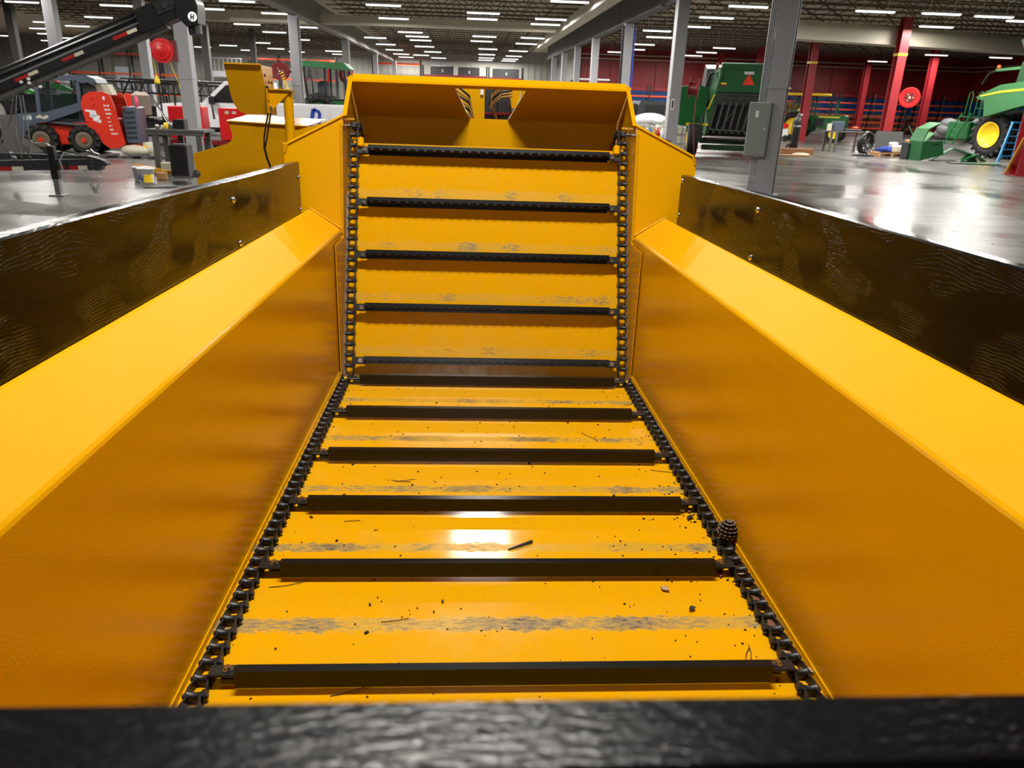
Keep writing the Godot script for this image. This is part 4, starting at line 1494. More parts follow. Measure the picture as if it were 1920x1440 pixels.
func lugged(s: SurfaceTool, c: Vector3, r: float, w: float, rim: float, lugs: int, axis := Vector3.BACK, depth := 0.04) -> void:
	# farm tyre with chevron lugs
	tyre(s, c, r - depth, w, rim, axis)
	var y := axis.normalized()
	var x := y.cross(Vector3.UP).normalized()
	var z := x.cross(y)
	for k in lugs:
		for h in [-1.0, 1.0]:
			var a: float = TAU * (k + (0.5 if h > 0 else 0.0)) / lugs
			var da := TAU / lugs * 0.75
			var d0 := x * cos(a) + z * sin(a)
			var d1 := x * cos(a + da) + z * sin(a + da)
			beam(s, c + d1 * (r - depth) + y * (w * 0.02 * h), c + d0 * (r - depth - r * 0.02) + y * (w * 0.5 * h), TAU * r / lugs * 0.34, depth * 2.0, d0)

func skid_steer() -> void:
	var o := thing("skid_steer", "red and slate grey skid steer loader with open cage cab and worn red tail shield", "loader", Vector3(-10.55, 0, -21.7), 3.30)
	# local x is forward, the side that shows is -z
	var hub := mat(Color(0.38, 0.34, 0.27), 0.7)
	for q in [[0.5, 0.76], [-0.5, 0.76]]:
		for k: float in [-1.0, 1.0]:
			var s := sf()
			lugged(s, Vector3(q[0], 0.38, k * 0.66), 0.38, 0.27, 0.21, 13)
			var t := part(o, "wheel", s, M.rubber)
			s = sf()
			disc(s, Vector3(q[0], 0.38, k * 0.72), Vector3.BACK, 0.215, 0.08, 22)
			lathe(s, [[0.215, 0.0], [0.20, 0.05], [0.12, 0.02], [0.0, 0.02]], Transform3D(Basis(Vector3.RIGHT, PI / 2 * k), Vector3(q[0], 0.38, k * 0.75)), 22)
			part(t, "rim", s, hub)
			s = sf()
			disc(s, Vector3(q[0], 0.38, k * 0.79), Vector3.BACK, 0.06, 0.04, 10)
			part(t, "hub_cap", s, M.orange_red)
	var s := sf()
	cbx(s, Vector3(0.02, 0.52, 0), Vector3(1.25, 0.56, 1.04), 0.03)
	cbx(s, Vector3(-0.9, 0.62, 0), Vector3(0.75, 0.62, 0.98), 0.03)
	part(o, "body", s, M.orange_red)
	# cab: posts, roof, wire side, glass
	for k: float in [-1.0, 1.0]:
		s = sf()
		for x in [0.55, -0.42]:
			beam(s, Vector3(x, 0.78, k * 0.43), Vector3(x - 0.06, 1.84, k * 0.43), 0.09, 0.09, Vector3.RIGHT)
		beam(s, Vector3(0.6, 0.84, k * 0.43), Vector3(-0.5, 0.84, k * 0.43), 0.08, 0.1)
		part(o, "cab_frame", s, M.slate)
	s = sf()
	prism(s, PackedVector2Array([Vector2(0.80, 1.80), Vector2(0.82, 1.93), Vector2(-0.72, 1.95), Vector2(-0.90, 1.88), Vector2(-0.95, 1.78), Vector2(-0.5, 1.78), Vector2(-0.45, 1.82)]), -0.52, 0.52)
	var rf := part(o, "cab_roof", s, M.slate)
	s = sf()
	bx(s, Vector3(0.15, 1.88, -0.523), Vector3(0.16, 0.06, 0.006))
	part(rf, "roof_sticker", s, M.white)
	s = sf()
	for k in 9:
		bx(s, Vector3(0.48 - k * 0.028, 1.35, -0.44), Vector3(0.006, 0.86, 0.006))
	for k in 24:
		bx(s, Vector3(0.37, 0.94 + k * 0.036, -0.44), Vector3(0.26, 0.006, 0.006))
	part(o, "wire_mesh", s, M.charcoal)
	s = sf()
	prism(s, PackedVector2Array([Vector2(0.5, 0.9), Vector2(-0.42, 0.86), Vector2(-0.44, 1.55), Vector2(-0.36, 1.76), Vector2(0.46, 1.78)]), -0.45, -0.444)
	part(o, "cab_glass", s, M.glass)
	s = sf()
	cbx(s, Vector3(-0.1, 1.15, 0), Vector3(0.5, 0.7, 0.5), 0.06)
	cbx(s, Vector3(0.15, 0.98, 0), Vector3(0.45, 0.14, 0.5), 0.04)
	part(o, "seat", s, M.dark_green)
	s = sf()
	prism(s, PackedVector2Array([Vector2(-0.45, 1.0), Vector2(-0.9, 0.98), Vector2(-0.85, 1.7), Vector2(-0.5, 1.76)]), -0.36, 0.36)
	part(o, "rear_cage", s, M.charcoal)
	# lift arm
	for k: float in [-1.0, 1.0]:
		s = sf()
		var t := Transform3D(Basis(), Vector3(0, 0, k * 0.61))
		prism(s, PackedVector2Array([Vector2(-0.7, 1.36), Vector2(0.30, 1.05), Vector2(1.0, 0.99), Vector2(1.03, 0.86), Vector2(1.03, 0.22), Vector2(0.86, 0.22), Vector2(0.82, 0.62), Vector2(0.66, 0.76), Vector2(0.28, 0.82), Vector2(-0.72, 1.18)]), -0.06, 0.06, t)
		var arm := part(o, "lift_arm", s, M.slate)
		if k < 0:
			inst(arm, "arm_number", text_mesh("159", 0.15), M.white, Transform3D(Basis(Vector3.UP, PI), Vector3(0.78, 0.90, -0.675)))
			for q in 5:
				s = sf()
				bx(s, Vector3(0.52 - q * 0.055, 0.92 + 0.02 * sin(q * 2.0), -0.674), Vector3(0.07, 0.05 + 0.02 * (q % 2), 0.004), Basis(Vector3.BACK, 0.2 * q))
				part(arm, "torn_sticker", s, M.offwhite)
		s = sf()
		tube(s, [Vector3(0.35, 0.80, k * 0.6), Vector3(-0.66, 0.72, k * 0.6)], 0.045, 10)
		part(o, "lift_cylinder", s, M.charcoal)
		# red tail shield
		s = sf()
		var sh := PackedVector2Array([Vector2(-0.54, 1.27), Vector2(-0.62, 1.47), Vector2(-0.80, 1.57), Vector2(-1.08, 1.58), Vector2(-1.26, 1.50), Vector2(-1.34, 1.15), Vector2(-1.46, 0.30), Vector2(-1.30, 0.20), Vector2(-1.08, 0.18), Vector2(-0.93, 0.30), Vector2(-0.80, 0.52), Vector2(-0.60, 0.74)])
		prism(s, sh, -0.03, 0.03, Transform3D(Basis(), Vector3(0, 0, k * 0.66)))
		var tail := part(o, "tail_shield", s, M.orange_red)
		if k < 0:
			for q in [[-0.74, 1.10, 0.24, 0.05, 0.1], [-0.80, 1.02, 0.16, 0.12, -0.2], [-0.86, 0.93, 0.14, 0.16, 0.3], [-0.76, 0.98, 0.10, 0.08, 0.6], [-0.92, 0.86, 0.08, 0.08, 0.1], [-1.10, 1.42, 0.05, 0.08, 0.0]]:
				s = sf()
				bx(s, Vector3(q[0], q[1], -0.692), Vector3(q[2], q[3], 0.004), Basis(Vector3.BACK, q[4]))
				part(tail, "worn_sticker", s, M.white)
			rng.seed = 8
			for row in 8:
				s = sf()
				for m in 2 + int(rng.randf() * 3.0):
					bx(s, Vector3(-1.09 - m * 0.045 - row * 0.012, 1.24 - row * 0.098, -0.693), Vector3(0.03, rng.randf_range(0.02, 0.055), 0.003), Basis(Vector3.BACK, rng.randf_range(-0.5, 0.5)))
				part(tail, "chalk_mark", s, M.white)
			s = sf()
			for q in [[-0.80, 1.42], [-0.82, 1.27], [-0.62, 0.86]]:
				disc(s, Vector3(q[0], q[1], -0.7), Vector3.BACK, 0.03, 0.03, 10)
			part(tail, "shield_bolt", s, M.orange_red)
	s = sf()
	prism(s, PackedVector2Array([Vector2(-0.75, 1.55), Vector2(-1.22, 1.5), Vector2(-1.14, 1.75), Vector2(-0.85, 1.76)]), -0.3, 0.2)
	part(o, "engine_cover", s, M.offwhite)
	# louvred tail door
	s = sf()
	cbx(s, Vector3(-1.62, 0.76, 0.0), Vector3(0.34, 0.92, 1.06), 0.03)
	var door := part(o, "tail_door", s, M.slate)
	for k in 6:
		s = sf()
		beam(s, Vector3(-1.50, 0.46 + k * 0.125, -0.535), Vector3(-1.74, 0.47 + k * 0.125, -0.535), 0.03, 0.045)
		part(door, "louvre", s, M.charcoal)
	s = sf()
	bx(s, Vector3(-1.50, 1.16, -0.54), Vector3(0.06, 0.06, 0.02))
	part(door, "tail_lamp", s, M.dark_red)
	tag(part(self, "spray_can", lathed([[0.0, 0.0], [0.05, 0.0], [0.05, 0.22], [0.02, 0.27], [0.02, 0.31], [0.0, 0.31]], 14), M.pink, Transform3D(Basis(), Vector3(-8.75, 1.222, -21.7))), "pink spray can on top of the louvred loader door", "spray can")

func lathed(prof: Array, n := 16) -> SurfaceTool:
	var s := sf()
	lathe(s, prof, Transform3D(), n, true)
	return s

func stand_plate() -> void:
	var o := thing("bucket_attachment", "dark steel bucket attachment standing on the floor beside the loader", "bucket", Vector3(-11.159, 0, -19.817))
	var s := sf()
	bx(s, Vector3(0.1, 0.5, 0), Vector3(0.42, 1.0, 0.03))
	part(o, "side_plate", s, M.dark_grey)
	s = sf()
	prism(s, PackedVector2Array([Vector2(-0.42, 0.0), Vector2(0.32, 0.0), Vector2(0.32, 0.1), Vector2(-0.05, 0.42), Vector2(-0.42, 0.16)]), -0.9, -0.02)
	part(o, "bucket_shell", s, M.dark_grey)

func far_green_tractor() -> void:
	var o := thing("green_tractor", "green tractor with bare pale wheel rim behind the black bucket attachment", "tractor", Vector3(-13.6, 0, -24.6), 0.35)
	var s := sf()
	lugged(s, Vector3(-0.55, 0.86, 0.3), 0.86, 0.45, 0.5, 18, Vector3.BACK, 0.06)
	var t := part(o, "rear_wheel", s, M.rubber)
	s = sf()
	lathe(s, [[0.5, 0.1], [0.47, 0.22], [0.4, 0.12], [0.15, 0.06], [0.0, 0.06]], Transform3D(Basis(Vector3.RIGHT, PI / 2), Vector3(-0.55, 0.86, 0.36)), 24)
	part(t, "rim", s, mat(Color(0.6, 0.6, 0.58), 0.4))
	for q in [[0.35, 1.52, 0.42], [1.3, 1.60, 0.1]]:
		s = sf()
		prism(s, PackedVector2Array([Vector2(-0.45, 0.0), Vector2(0.38, -0.04), Vector2(0.42, 0.04), Vector2(0.1, 0.14), Vector2(-0.3, 0.12)]), -0.25, 0.25, Transform3D(Basis(Vector3.BACK, -0.15), Vector3(q[0], q[1], q[2])))
		var f := part(o, "fender", s, M.bright_green)
		s = sf()
		ball(s, Vector3(q[0] + 0.05, q[1] + 0.16, q[2] + 0.1), Vector3(0.1, 0.08, 0.1), 10)
		part(f, "tail_lamp", s, M.dark_red)
	s = sf()
	cbx(s, Vector3(0.9, 1.05, -0.3), Vector3(1.5, 0.75, 0.7), 0.08)
	cbx(s, Vector3(-0.4, 1.55, -0.4), Vector3(1.6, 0.35, 0.8), 0.1)
	part(o, "body", s, M.black)
	s = sf()
	cbx(s, Vector3(-1.6, 1.75, -0.3), Vector3(1.8, 0.12, 0.8), 0.04)
	cbx(s, Vector3(-1.4, 2.45, -0.3), Vector3(1.7, 0.22, 1.1), 0.08)
	part(o, "roof_and_bonnet", s, M.bright_green)
	s = sf()
	for x in [-2.1, -0.7]:
		beam(s, Vector3(x, 1.2, 0.1), Vector3(x, 2.4, 0.1), 0.08, 0.08)
	part(o, "cab_post", s, M.black)
	s = sf()
	lugged(s, Vector3(1.75, 0.6, 0.1), 0.6, 0.35, 0.34, 16, Vector3.BACK, 0.05)
	part(o, "front_wheel", s, M.rubber)

func wire_header() -> void:
	# harvest header with rows of black hooped tines
	var o := thing("harvest_header", "long black harvest header with rows of hooped tines behind the loader", "header", Vector3(-12.9, 0, -32.3), 0.0)
	var s := sf()
	for q in [[0.0, 2.05], [0.9, 1.95]]:
		tube(s, [Vector3(-3.8, q[1], q[0]), Vector3(3.6, q[1] - 0.12, q[0])], 0.05, 8)
	for y in [1.55, 1.05]:
		tube(s, [Vector3(-3.8, y, 0.2), Vector3(3.8, y - 0.1, 0.2)], 0.035, 6)
	part(o, "reel_bar", s, M.black)
	for k in 30:
		s = sf()
		var x := -3.7 + k * 0.25
		var y := 2.03 - 0.016 * (x + 3.7)
		tube(s, [Vector3(x, y, 0.0), Vector3(x - 0.05, y - 0.2, 0.16), Vector3(x + 0.04, y - 0.42, 0.14), Vector3(x + 0.1, y - 0.52, 0.0)], 0.02, 5)
		part(o, "tine", s, M.black)
	for k in 8:
		s = sf()
		var x := -3.6 + k * 1.0
		tube(s, [Vector3(x, 0.0, 0.0), Vector3(x, 2.0, 0.0)], 0.03, 6)
		tube(s, [Vector3(x, 2.0, 0.0), Vector3(x + 0.1, 1.95, 0.9), Vector3(x + 0.1, 0.0, 1.0)], 0.03, 6)
		part(o, "reel_arm", s, M.black)
	s = sf()
	cbx(s, Vector3(0, 0.55, -0.3), Vector3(7.4, 0.9, 0.5), 0.08)
	part(o, "header_body", s, M.black_steel)
	o = thing("side_by_side", "black open roll cage vehicle frame between the loader and the red cabinets", "vehicle", Vector3(-10.0, 0, -25.4), 0.0)
	for z in [0.0, -1.2]:
		s = sf()
		tube(s, [Vector3(-0.95, 0.9, z), Vector3(-0.35, 1.95, z), Vector3(1.6, 1.9, z), Vector3(1.7, 0.8, z)], 0.035, 8)
		tube(s, [Vector3(0.5, 0.8, z), Vector3(0.5, 1.9, z)], 0.03, 8)
		tube(s, [Vector3(1.0, 1.9, z), Vector3(1.12, 1.5, z), Vector3(1.35, 1.3, z)], 0.02, 6)
		tube(s, [Vector3(1.6, 1.9, z), Vector3(1.3, 1.65, z), Vector3(1.2, 1.3, z)], 0.02, 6)
		part(o, "roll_cage", s, M.black)
	s = sf()
	cbx(s, Vector3(0.35, 0.55, -0.6), Vector3(2.4, 0.55, 1.3), 0.1)
	part(o, "body", s, M.black_steel)
	s = sf()
	cbx(s, Vector3(-0.05, 1.2, 0.1), Vector3(0.5, 0.75, 0.4), 0.1)
	part(o, "seat", s, mat(Color(0.55, 0.50, 0.46), 0.7))
	s = sf()
	for x in [-0.6, 1.3]:
		lugged(s, Vector3(x, 0.3, 0.1), 0.3, 0.25, 0.15, 12, Vector3.BACK, 0.03)
	part(o, "wheels", s, M.rubber)
	o = thing("loader_shield", "orange steel shield plate behind the worn red tail shield", "shield", Vector3(-11.587, 0, -27.87))
	s = sf()
	prism(s, PackedVector2Array([Vector2(-0.28, 0.0), Vector2(0.34, 0.0), Vector2(0.34, 1.25), Vector2(0.22, 1.46), Vector2(-0.1, 1.5), Vector2(-0.3, 1.35)]), -0.05, 0.05)
	part(o, "plate", s, M.orange_red)

func reel_box() -> void:
	var o := thing("hose_reel", "bright red boxed reel fixed high on the side of the grey column", "reel", Vector3(-7.95, 2.62, -21.85))
	var s := sf()
	var p := PackedVector2Array()
	for k in 15:
		var a := lerpf(PI * 0.78, -PI * 0.85, k / 14.0)
		p.append(Vector2(cos(a) * 0.30, sin(a) * 0.30))
	p.append(Vector2(-0.29, 0.18))
	prism(s, p, -0.1, 0.1)
	part(o, "case", s, M.red)
	s = sf()
	lathe(s, [[0.24, 0.0], [0.24, 0.02], [0.2, 0.03], [0.17, 0.02], [0.14, 0.04], [0.0, 0.045]], Transform3D(Basis(Vector3.RIGHT, PI / 2), Vector3(-0.02, 0.0, 0.1)), 28)
	part(o, "case_rings", s, M.red)
	s = sf()
	bx(s, Vector3(0.3, 0.0, -0.02), Vector3(0.1, 0.5, 0.2))
	part(o, "mount", s, M.dark_red)
	for q in [[-0.27, 0.2, -0.23, -0.62], [0.16, -0.28, 0.36, -0.9]]:
		s = sf()
		tube(s, [Vector3(q[0], q[1], 0.05), Vector3(q[2], q[3], 0.05)], 0.008, 5)
		part(o, "pull_cord", s, M.yellow)
	s = sf()
	lathe(s, [[0.0, -0.02], [0.07, 0.0], [0.07, 0.06], [0.02, 0.2], [0.0, 0.2]], Transform3D(Basis(), Vector3(-0.23, -0.8, 0.05)), 10)
	part(o, "pull_grip", s, M.yellow)

func work_bench() -> void:
	var o := thing("work_bench", "black steel work bench in front of the grey column with the red reel", "bench", Vector3(-6.425, 0, -17.539))
	var s := sf()
	cbx(s, Vector3(0.12, 0.86, -0.25), Vector3(1.25, 0.06, 0.75), 0.008)
	cbx(s, Vector3(0.12, 0.80, 0.09), Vector3(1.2, 0.07, 0.04), 0.006)
	part(o, "top", s, M.dark_grey)
	for q in [[-0.33, 0.05], [-0.33, -0.55], [0.02, -0.5], [0.6, 0.05], [0.6, -0.55]]:
		s = sf()
		bx(s, Vector3(q[0], 0.42, q[1]), Vector3(0.11, 0.84, 0.09))
		part(o, "leg", s, M.dark_grey)
	var at := o.position
	s = sf()
	cbx(s, Vector3(0.14, 0.89 + 0.10, -0.22), Vector3(0.24, 0.2, 0.25), 0.01)
	tag(part(self, "battery_box", s, M.black, Transform3D(Basis(), at)), "small black box on the steel work bench", "box")
	s = sf()
	tube(s, [Vector3(-0.02, 0.93, -0.1), Vector3(-0.52, 1.55, -0.5)], 0.022, 8)
	tag(part(self, "pry_bar", s, M.zinc, Transform3D(Basis(), at)), "bright metal bar leaning up from the work bench", "bar")
	for q in [[-0.3, 0.07, 0, M.steel, "steel fitting", "first"], [-0.2, 0.06, 1, M.offwhite, "pale fitting", "second"], [-0.12, 0.1, 2, M.yellow, "yellow fitting", "third"], [-0.04, 0.12, 3, M.steel, "grey cup", "fourth"]]:
		s = sf()
		lathe(s, [[0.0, 0.0], [q[1] * 0.6, 0.0], [q[1] * 0.6, q[1]], [q[1] * 0.35, q[1] * 1.3], [0.0, q[1] * 1.3]], Transform3D(Basis(), Vector3(q[0], 0.89, -0.05 - 0.03 * q[2])), 10)
		tag(part(self, "bench_part", s, q[3], Transform3D(Basis(), at)), "small %s lying %s along the cluttered work bench" % [q[4], q[5]], "spare part")
	o = thing("red_cabinet", "long red steel tool cabinet standing behind the grey column", "cabinet", Vector3(-7.65, 0, -24.6))
	s = sf()
	cbx(s, Vector3(-0.78, 0.76, 0), Vector3(1.0, 0.92, 0.6), 0.02)
	part(o, "chest", s, M.red)
	s = sf()
	cbx(s, Vector3(0.72, 0.74, 0), Vector3(1.05, 0.92, 0.6), 0.02)
	part(o, "chest", s, M.red)
	s = sf()
	bx(s, Vector3(0, 0.2, 0), Vector3(2.6, 0.12, 0.62))
	part(o, "plinth", s, M.dark_red)
	s = sf()
	for x in [-1.2, 0.0, 1.2]:
		bx(s, Vector3(x, 0.07, 0), Vector3(0.1, 0.14, 0.5))
	part(o, "foot", s, M.black)
	for x in [0.45, 0.66, -0.6]:
		s = sf()
		bx(s, Vector3(x, 1.08, 0.302), Vector3(0.12, 0.08, 0.004))
		part(o, "sticker", s, M.offwhite)
	s = sf()
	lathe(s, [[0.0, 0.0], [0.26, 0.0], [0.26, 0.12], [0.2, 0.14], [0.0, 0.14]], Transform3D(Basis(Vector3.RIGHT, PI / 2), Vector3(-6.55, 0.62, -24.2)), 20)
	var fan := tag(part(self, "shop_fan", s, M.black), "round black shop fan beside the red cabinet", "fan")
	s = sf()
	beam(s, Vector3(-6.45, 0.0, -24.2), Vector3(-6.5, 2.05, -24.25), 0.07, 0.07)
	beam(s, Vector3(-6.55, 0.02, -24.2), Vector3(-6.2, 0.02, -24.0), 0.3, 0.03)
	part(fan, "stand", s, M.charcoal)

func service_truck() -> void:
	var o := thing("service_truck", "white pickup truck with white service body parked behind the yellow control box", "truck", Vector3(-7.4, 0, -28.5))
	# local x to the rear (right in view), nose to the left
	var s := sf()
	prism(s, PackedVector2Array([Vector2(-3.1, 0.5), Vector2(-3.1, 1.1), Vector2(-2.9, 1.22), Vector2(-1.55, 1.30), Vector2(-0.75, 1.98), Vector2(0.55, 2.0), Vector2(0.62, 1.2), Vector2(0.62, 0.5)]), -0.9, 0.9)
	part(o, "cab", s, M.white)
	s = sf()
	prism(s, PackedVector2Array([Vector2(-1.35, 1.30), Vector2(-0.72, 1.86), Vector2(-0.05, 1.88), Vector2(-0.05, 1.30)]), 0.9, 0.912)
	prism(s, PackedVector2Array([Vector2(0.03, 1.30), Vector2(0.03, 1.88), Vector2(0.46, 1.88), Vector2(0.50, 1.30)]), 0.9, 0.912)
	part(o, "side_window", s, M.black)
	s = sf()
	cbx(s, Vector3(-1.2, 1.36, 1.02), Vector3(0.2, 0.26, 0.14), 0.04)
	part(o, "mirror", s, M.black)
	s = sf()
	cbx(s, Vector3(2.05, 0.92, 0), Vector3(2.7, 0.80, 2.0), 0.03)
	var bed := part(o, "service_body", s, M.white)
	for x in [1.1, 1.75, 2.4, 3.0]:
		s = sf()
		bx(s, Vector3(x, 0.96, 1.005), Vector3(0.56, 0.6, 0.01))
		part(bed, "locker_door", s, M.white)
	s = sf()
	bx(s, Vector3(-0.3, 0.62, 0.906), Vector3(1.4, 0.12, 0.01))
	part(o, "sill", s, M.charcoal)
	for x in [-2.3, 2.0]:
		for z in [0.8, -0.8]:
			s = sf()
			tyre(s, Vector3(x, 0.4, z), 0.4, 0.28, 0.22, Vector3.BACK)
			disc(s, Vector3(x, 0.4, z), Vector3.BACK, 0.22, 0.2, 16)
			part(o, "wheel", s, M.rubber)
	o = thing("boom_arm", "blue folded steel lift arm standing before the white service body", "lift arm", Vector3(-5.15, 0, -26.9))
	s = sf()
	beam(s, Vector3(-0.25, 0.0, 0), Vector3(0.02, 1.2, 0), 0.1, 0.12)
	beam(s, Vector3(0.02, 1.2, 0), Vector3(0.22, 1.1, 0), 0.1, 0.1)
	part(o, "upper_arm", s, M.blue)
	s = sf()
	beam(s, Vector3(0.22, 1.1, 0), Vector3(0.1, 0.0, 0), 0.1, 0.1)
	part(o, "lower_arm", s, M.blue)

func cab_tractor() -> void:
	var o := thing("green_tractor", "green cab tractor with pale green roof behind the white service body", "tractor", Vector3(-7.2, 0, -36.8))
	var s := sf()
	prism(s, PackedVector2Array([Vector2(-0.2, 3.02), Vector2(1.75, 2.96), Vector2(2.0, 2.72), Vector2(1.8, 2.66), Vector2(-0.2, 2.78)]), -0.8, 0.8)
	part(o, "cab_roof", s, M.pale_green)
	for q in [[0.0, 0.1], [0.9, 0.9], [1.75, 1.85]]:
		for z in [-0.72, 0.72]:
			s = sf()
			beam(s, Vector3(q[1], 1.4, z), Vector3(q[0], 2.75, z), 0.09, 0.09)
			part(o, "cab_post", s, M.black)
	s = sf()
	cbx(s, Vector3(0.9, 1.2, 0), Vector3(2.1, 0.5, 1.5), 0.1)
	part(o, "cab_floor", s, M.black)
	s = sf()
	prism(s, PackedVector2Array([Vector2(0.1, 1.45), Vector2(0.05, 2.7), Vector2(1.72, 2.66), Vector2(1.8, 1.45)]), -0.7, 0.7)
	part(o, "cab_glass", s, M.glass)
	s = sf()
	cbx(s, Vector3(0.7, 1.75, 0), Vector3(0.5, 0.9, 0.5), 0.1)
	part(o, "seat", s, M.charcoal)
	s = sf()
	prism(s, PackedVector2Array([Vector2(0.0, 1.42), Vector2(1.7, 1.38), Vector2(2.3, 1.25), Vector2(2.3, 1.1), Vector2(0.0, 1.2)]), 0.6, 0.9)
	part(o, "fender", s, M.green)
	for q in [[0.6, 0.85], [2.6, 0.6]]:
		for z in [0.75, -0.75]:
			s = sf()
			lugged(s, Vector3(q[0], q[1], z), q[1], 0.45, q[1] * 0.55, 18, Vector3.BACK, 0.06)
			part(o, "wheel", s, M.rubber)
	s = sf()
	cbx(s, Vector3(2.5, 1.15, 0), Vector3(1.0, 0.5, 0.7), 0.1)
	part(o, "bonnet", s, M.green)

func open_reel(at: Vector3, r: float, label: String, m: Material, turn := 0.0) -> Node3D:
	var o := thing("hose_reel", label, "reel", at, turn, "open red hose reels")
	for z in [-0.13, 0.13]:
		var s := sf()
		lathe(s, [[0.0, -0.01], [r, -0.01], [r, 0.01], [r * 0.92, 0.014], [r * 0.45, 0.004], [0.0, 0.004]], Transform3D(Basis(Vector3.RIGHT, PI / 2), Vector3(0, 0, z)), 26, false)
		part(o, "flange", s, m)
	var s := sf()
	disc(s, Vector3.ZERO, Vector3.BACK, r * 0.62, 0.22, 20)
	part(o, "hose_coil", s, M.dark_red)
	s = sf()
	disc(s, Vector3(0, 0, 0.143), Vector3.BACK, r * 0.52, 0.012, 20)
	part(o, "inner_plate", s, M.dark_red)
	for k in 6:
		s = sf()
		disc(s, Vector3(cos(k * TAU / 6.0) * r * 0.33, sin(k * TAU / 6.0) * r * 0.33, 0.15), Vector3.BACK, r * 0.07, 0.008, 8)
		part(o, "plate_hole", s, M.black if k % 2 else M.offwhite)
	s = sf()
	disc(s, Vector3(0, 0, 0.15), Vector3.BACK, r * 0.12, 0.05, 12)
	part(o, "hub", s, M.offwhite)
	s = sf()
	beam(s, Vector3(0, 0, -0.18), Vector3(r * 1.2, 0.0, -0.18), 0.05, 0.08)
	part(o, "bracket", s, M.black)
	return o

func hose_reels() -> void:
	open_reel(Vector3(-7.9, 2.5, -34.7), 0.36, "dark red open reel with yellow coiled hose beside the yellow control box", M.dark_red)
	var o := thing("coiled_hose", "yellow coiled air hose hanging from the dark red reel", "hose", Vector3(-7.84, 2.5, -34.55))
	var s := sf()
	var pts := []
	for k in 130:
		var u := k / 129.0
		pts.append(Vector3(0.03 + u * 0.36 + 0.075 * cos(k * 0.55), -0.05 - u * 1.15, 0.05 + 0.075 * sin(k * 0.55)))
	tube(s, pts, 0.014, 5)
	part(o, "coil", s, M.yellow)
	open_reel(Vector3(-7.2, 2.75, -48.4), 0.5, "dark red open reel behind the green cab tractor", M.dark_red, 1.0)
	open_reel(Vector3(-14.15, 2.6, -29.8), 0.33, "dark red open reel on the column behind the loader cab", M.dark_red, 0.7)
	s = sf()
	beam(s, Vector3(-10.6, 1.6, -46.9), Vector3(-10.65, 3.9, -47.0), 0.12, 0.12)
	s = sf()
	tube(s, [Vector3(-10.2, 0.0, -60.0), Vector3(-10.2, 3.95, -60.0)], 0.15, 8, true, 0.09)
	tag(part(self, "auger_mast", s, M.red), "red upright mast standing near the back wall", "mast")

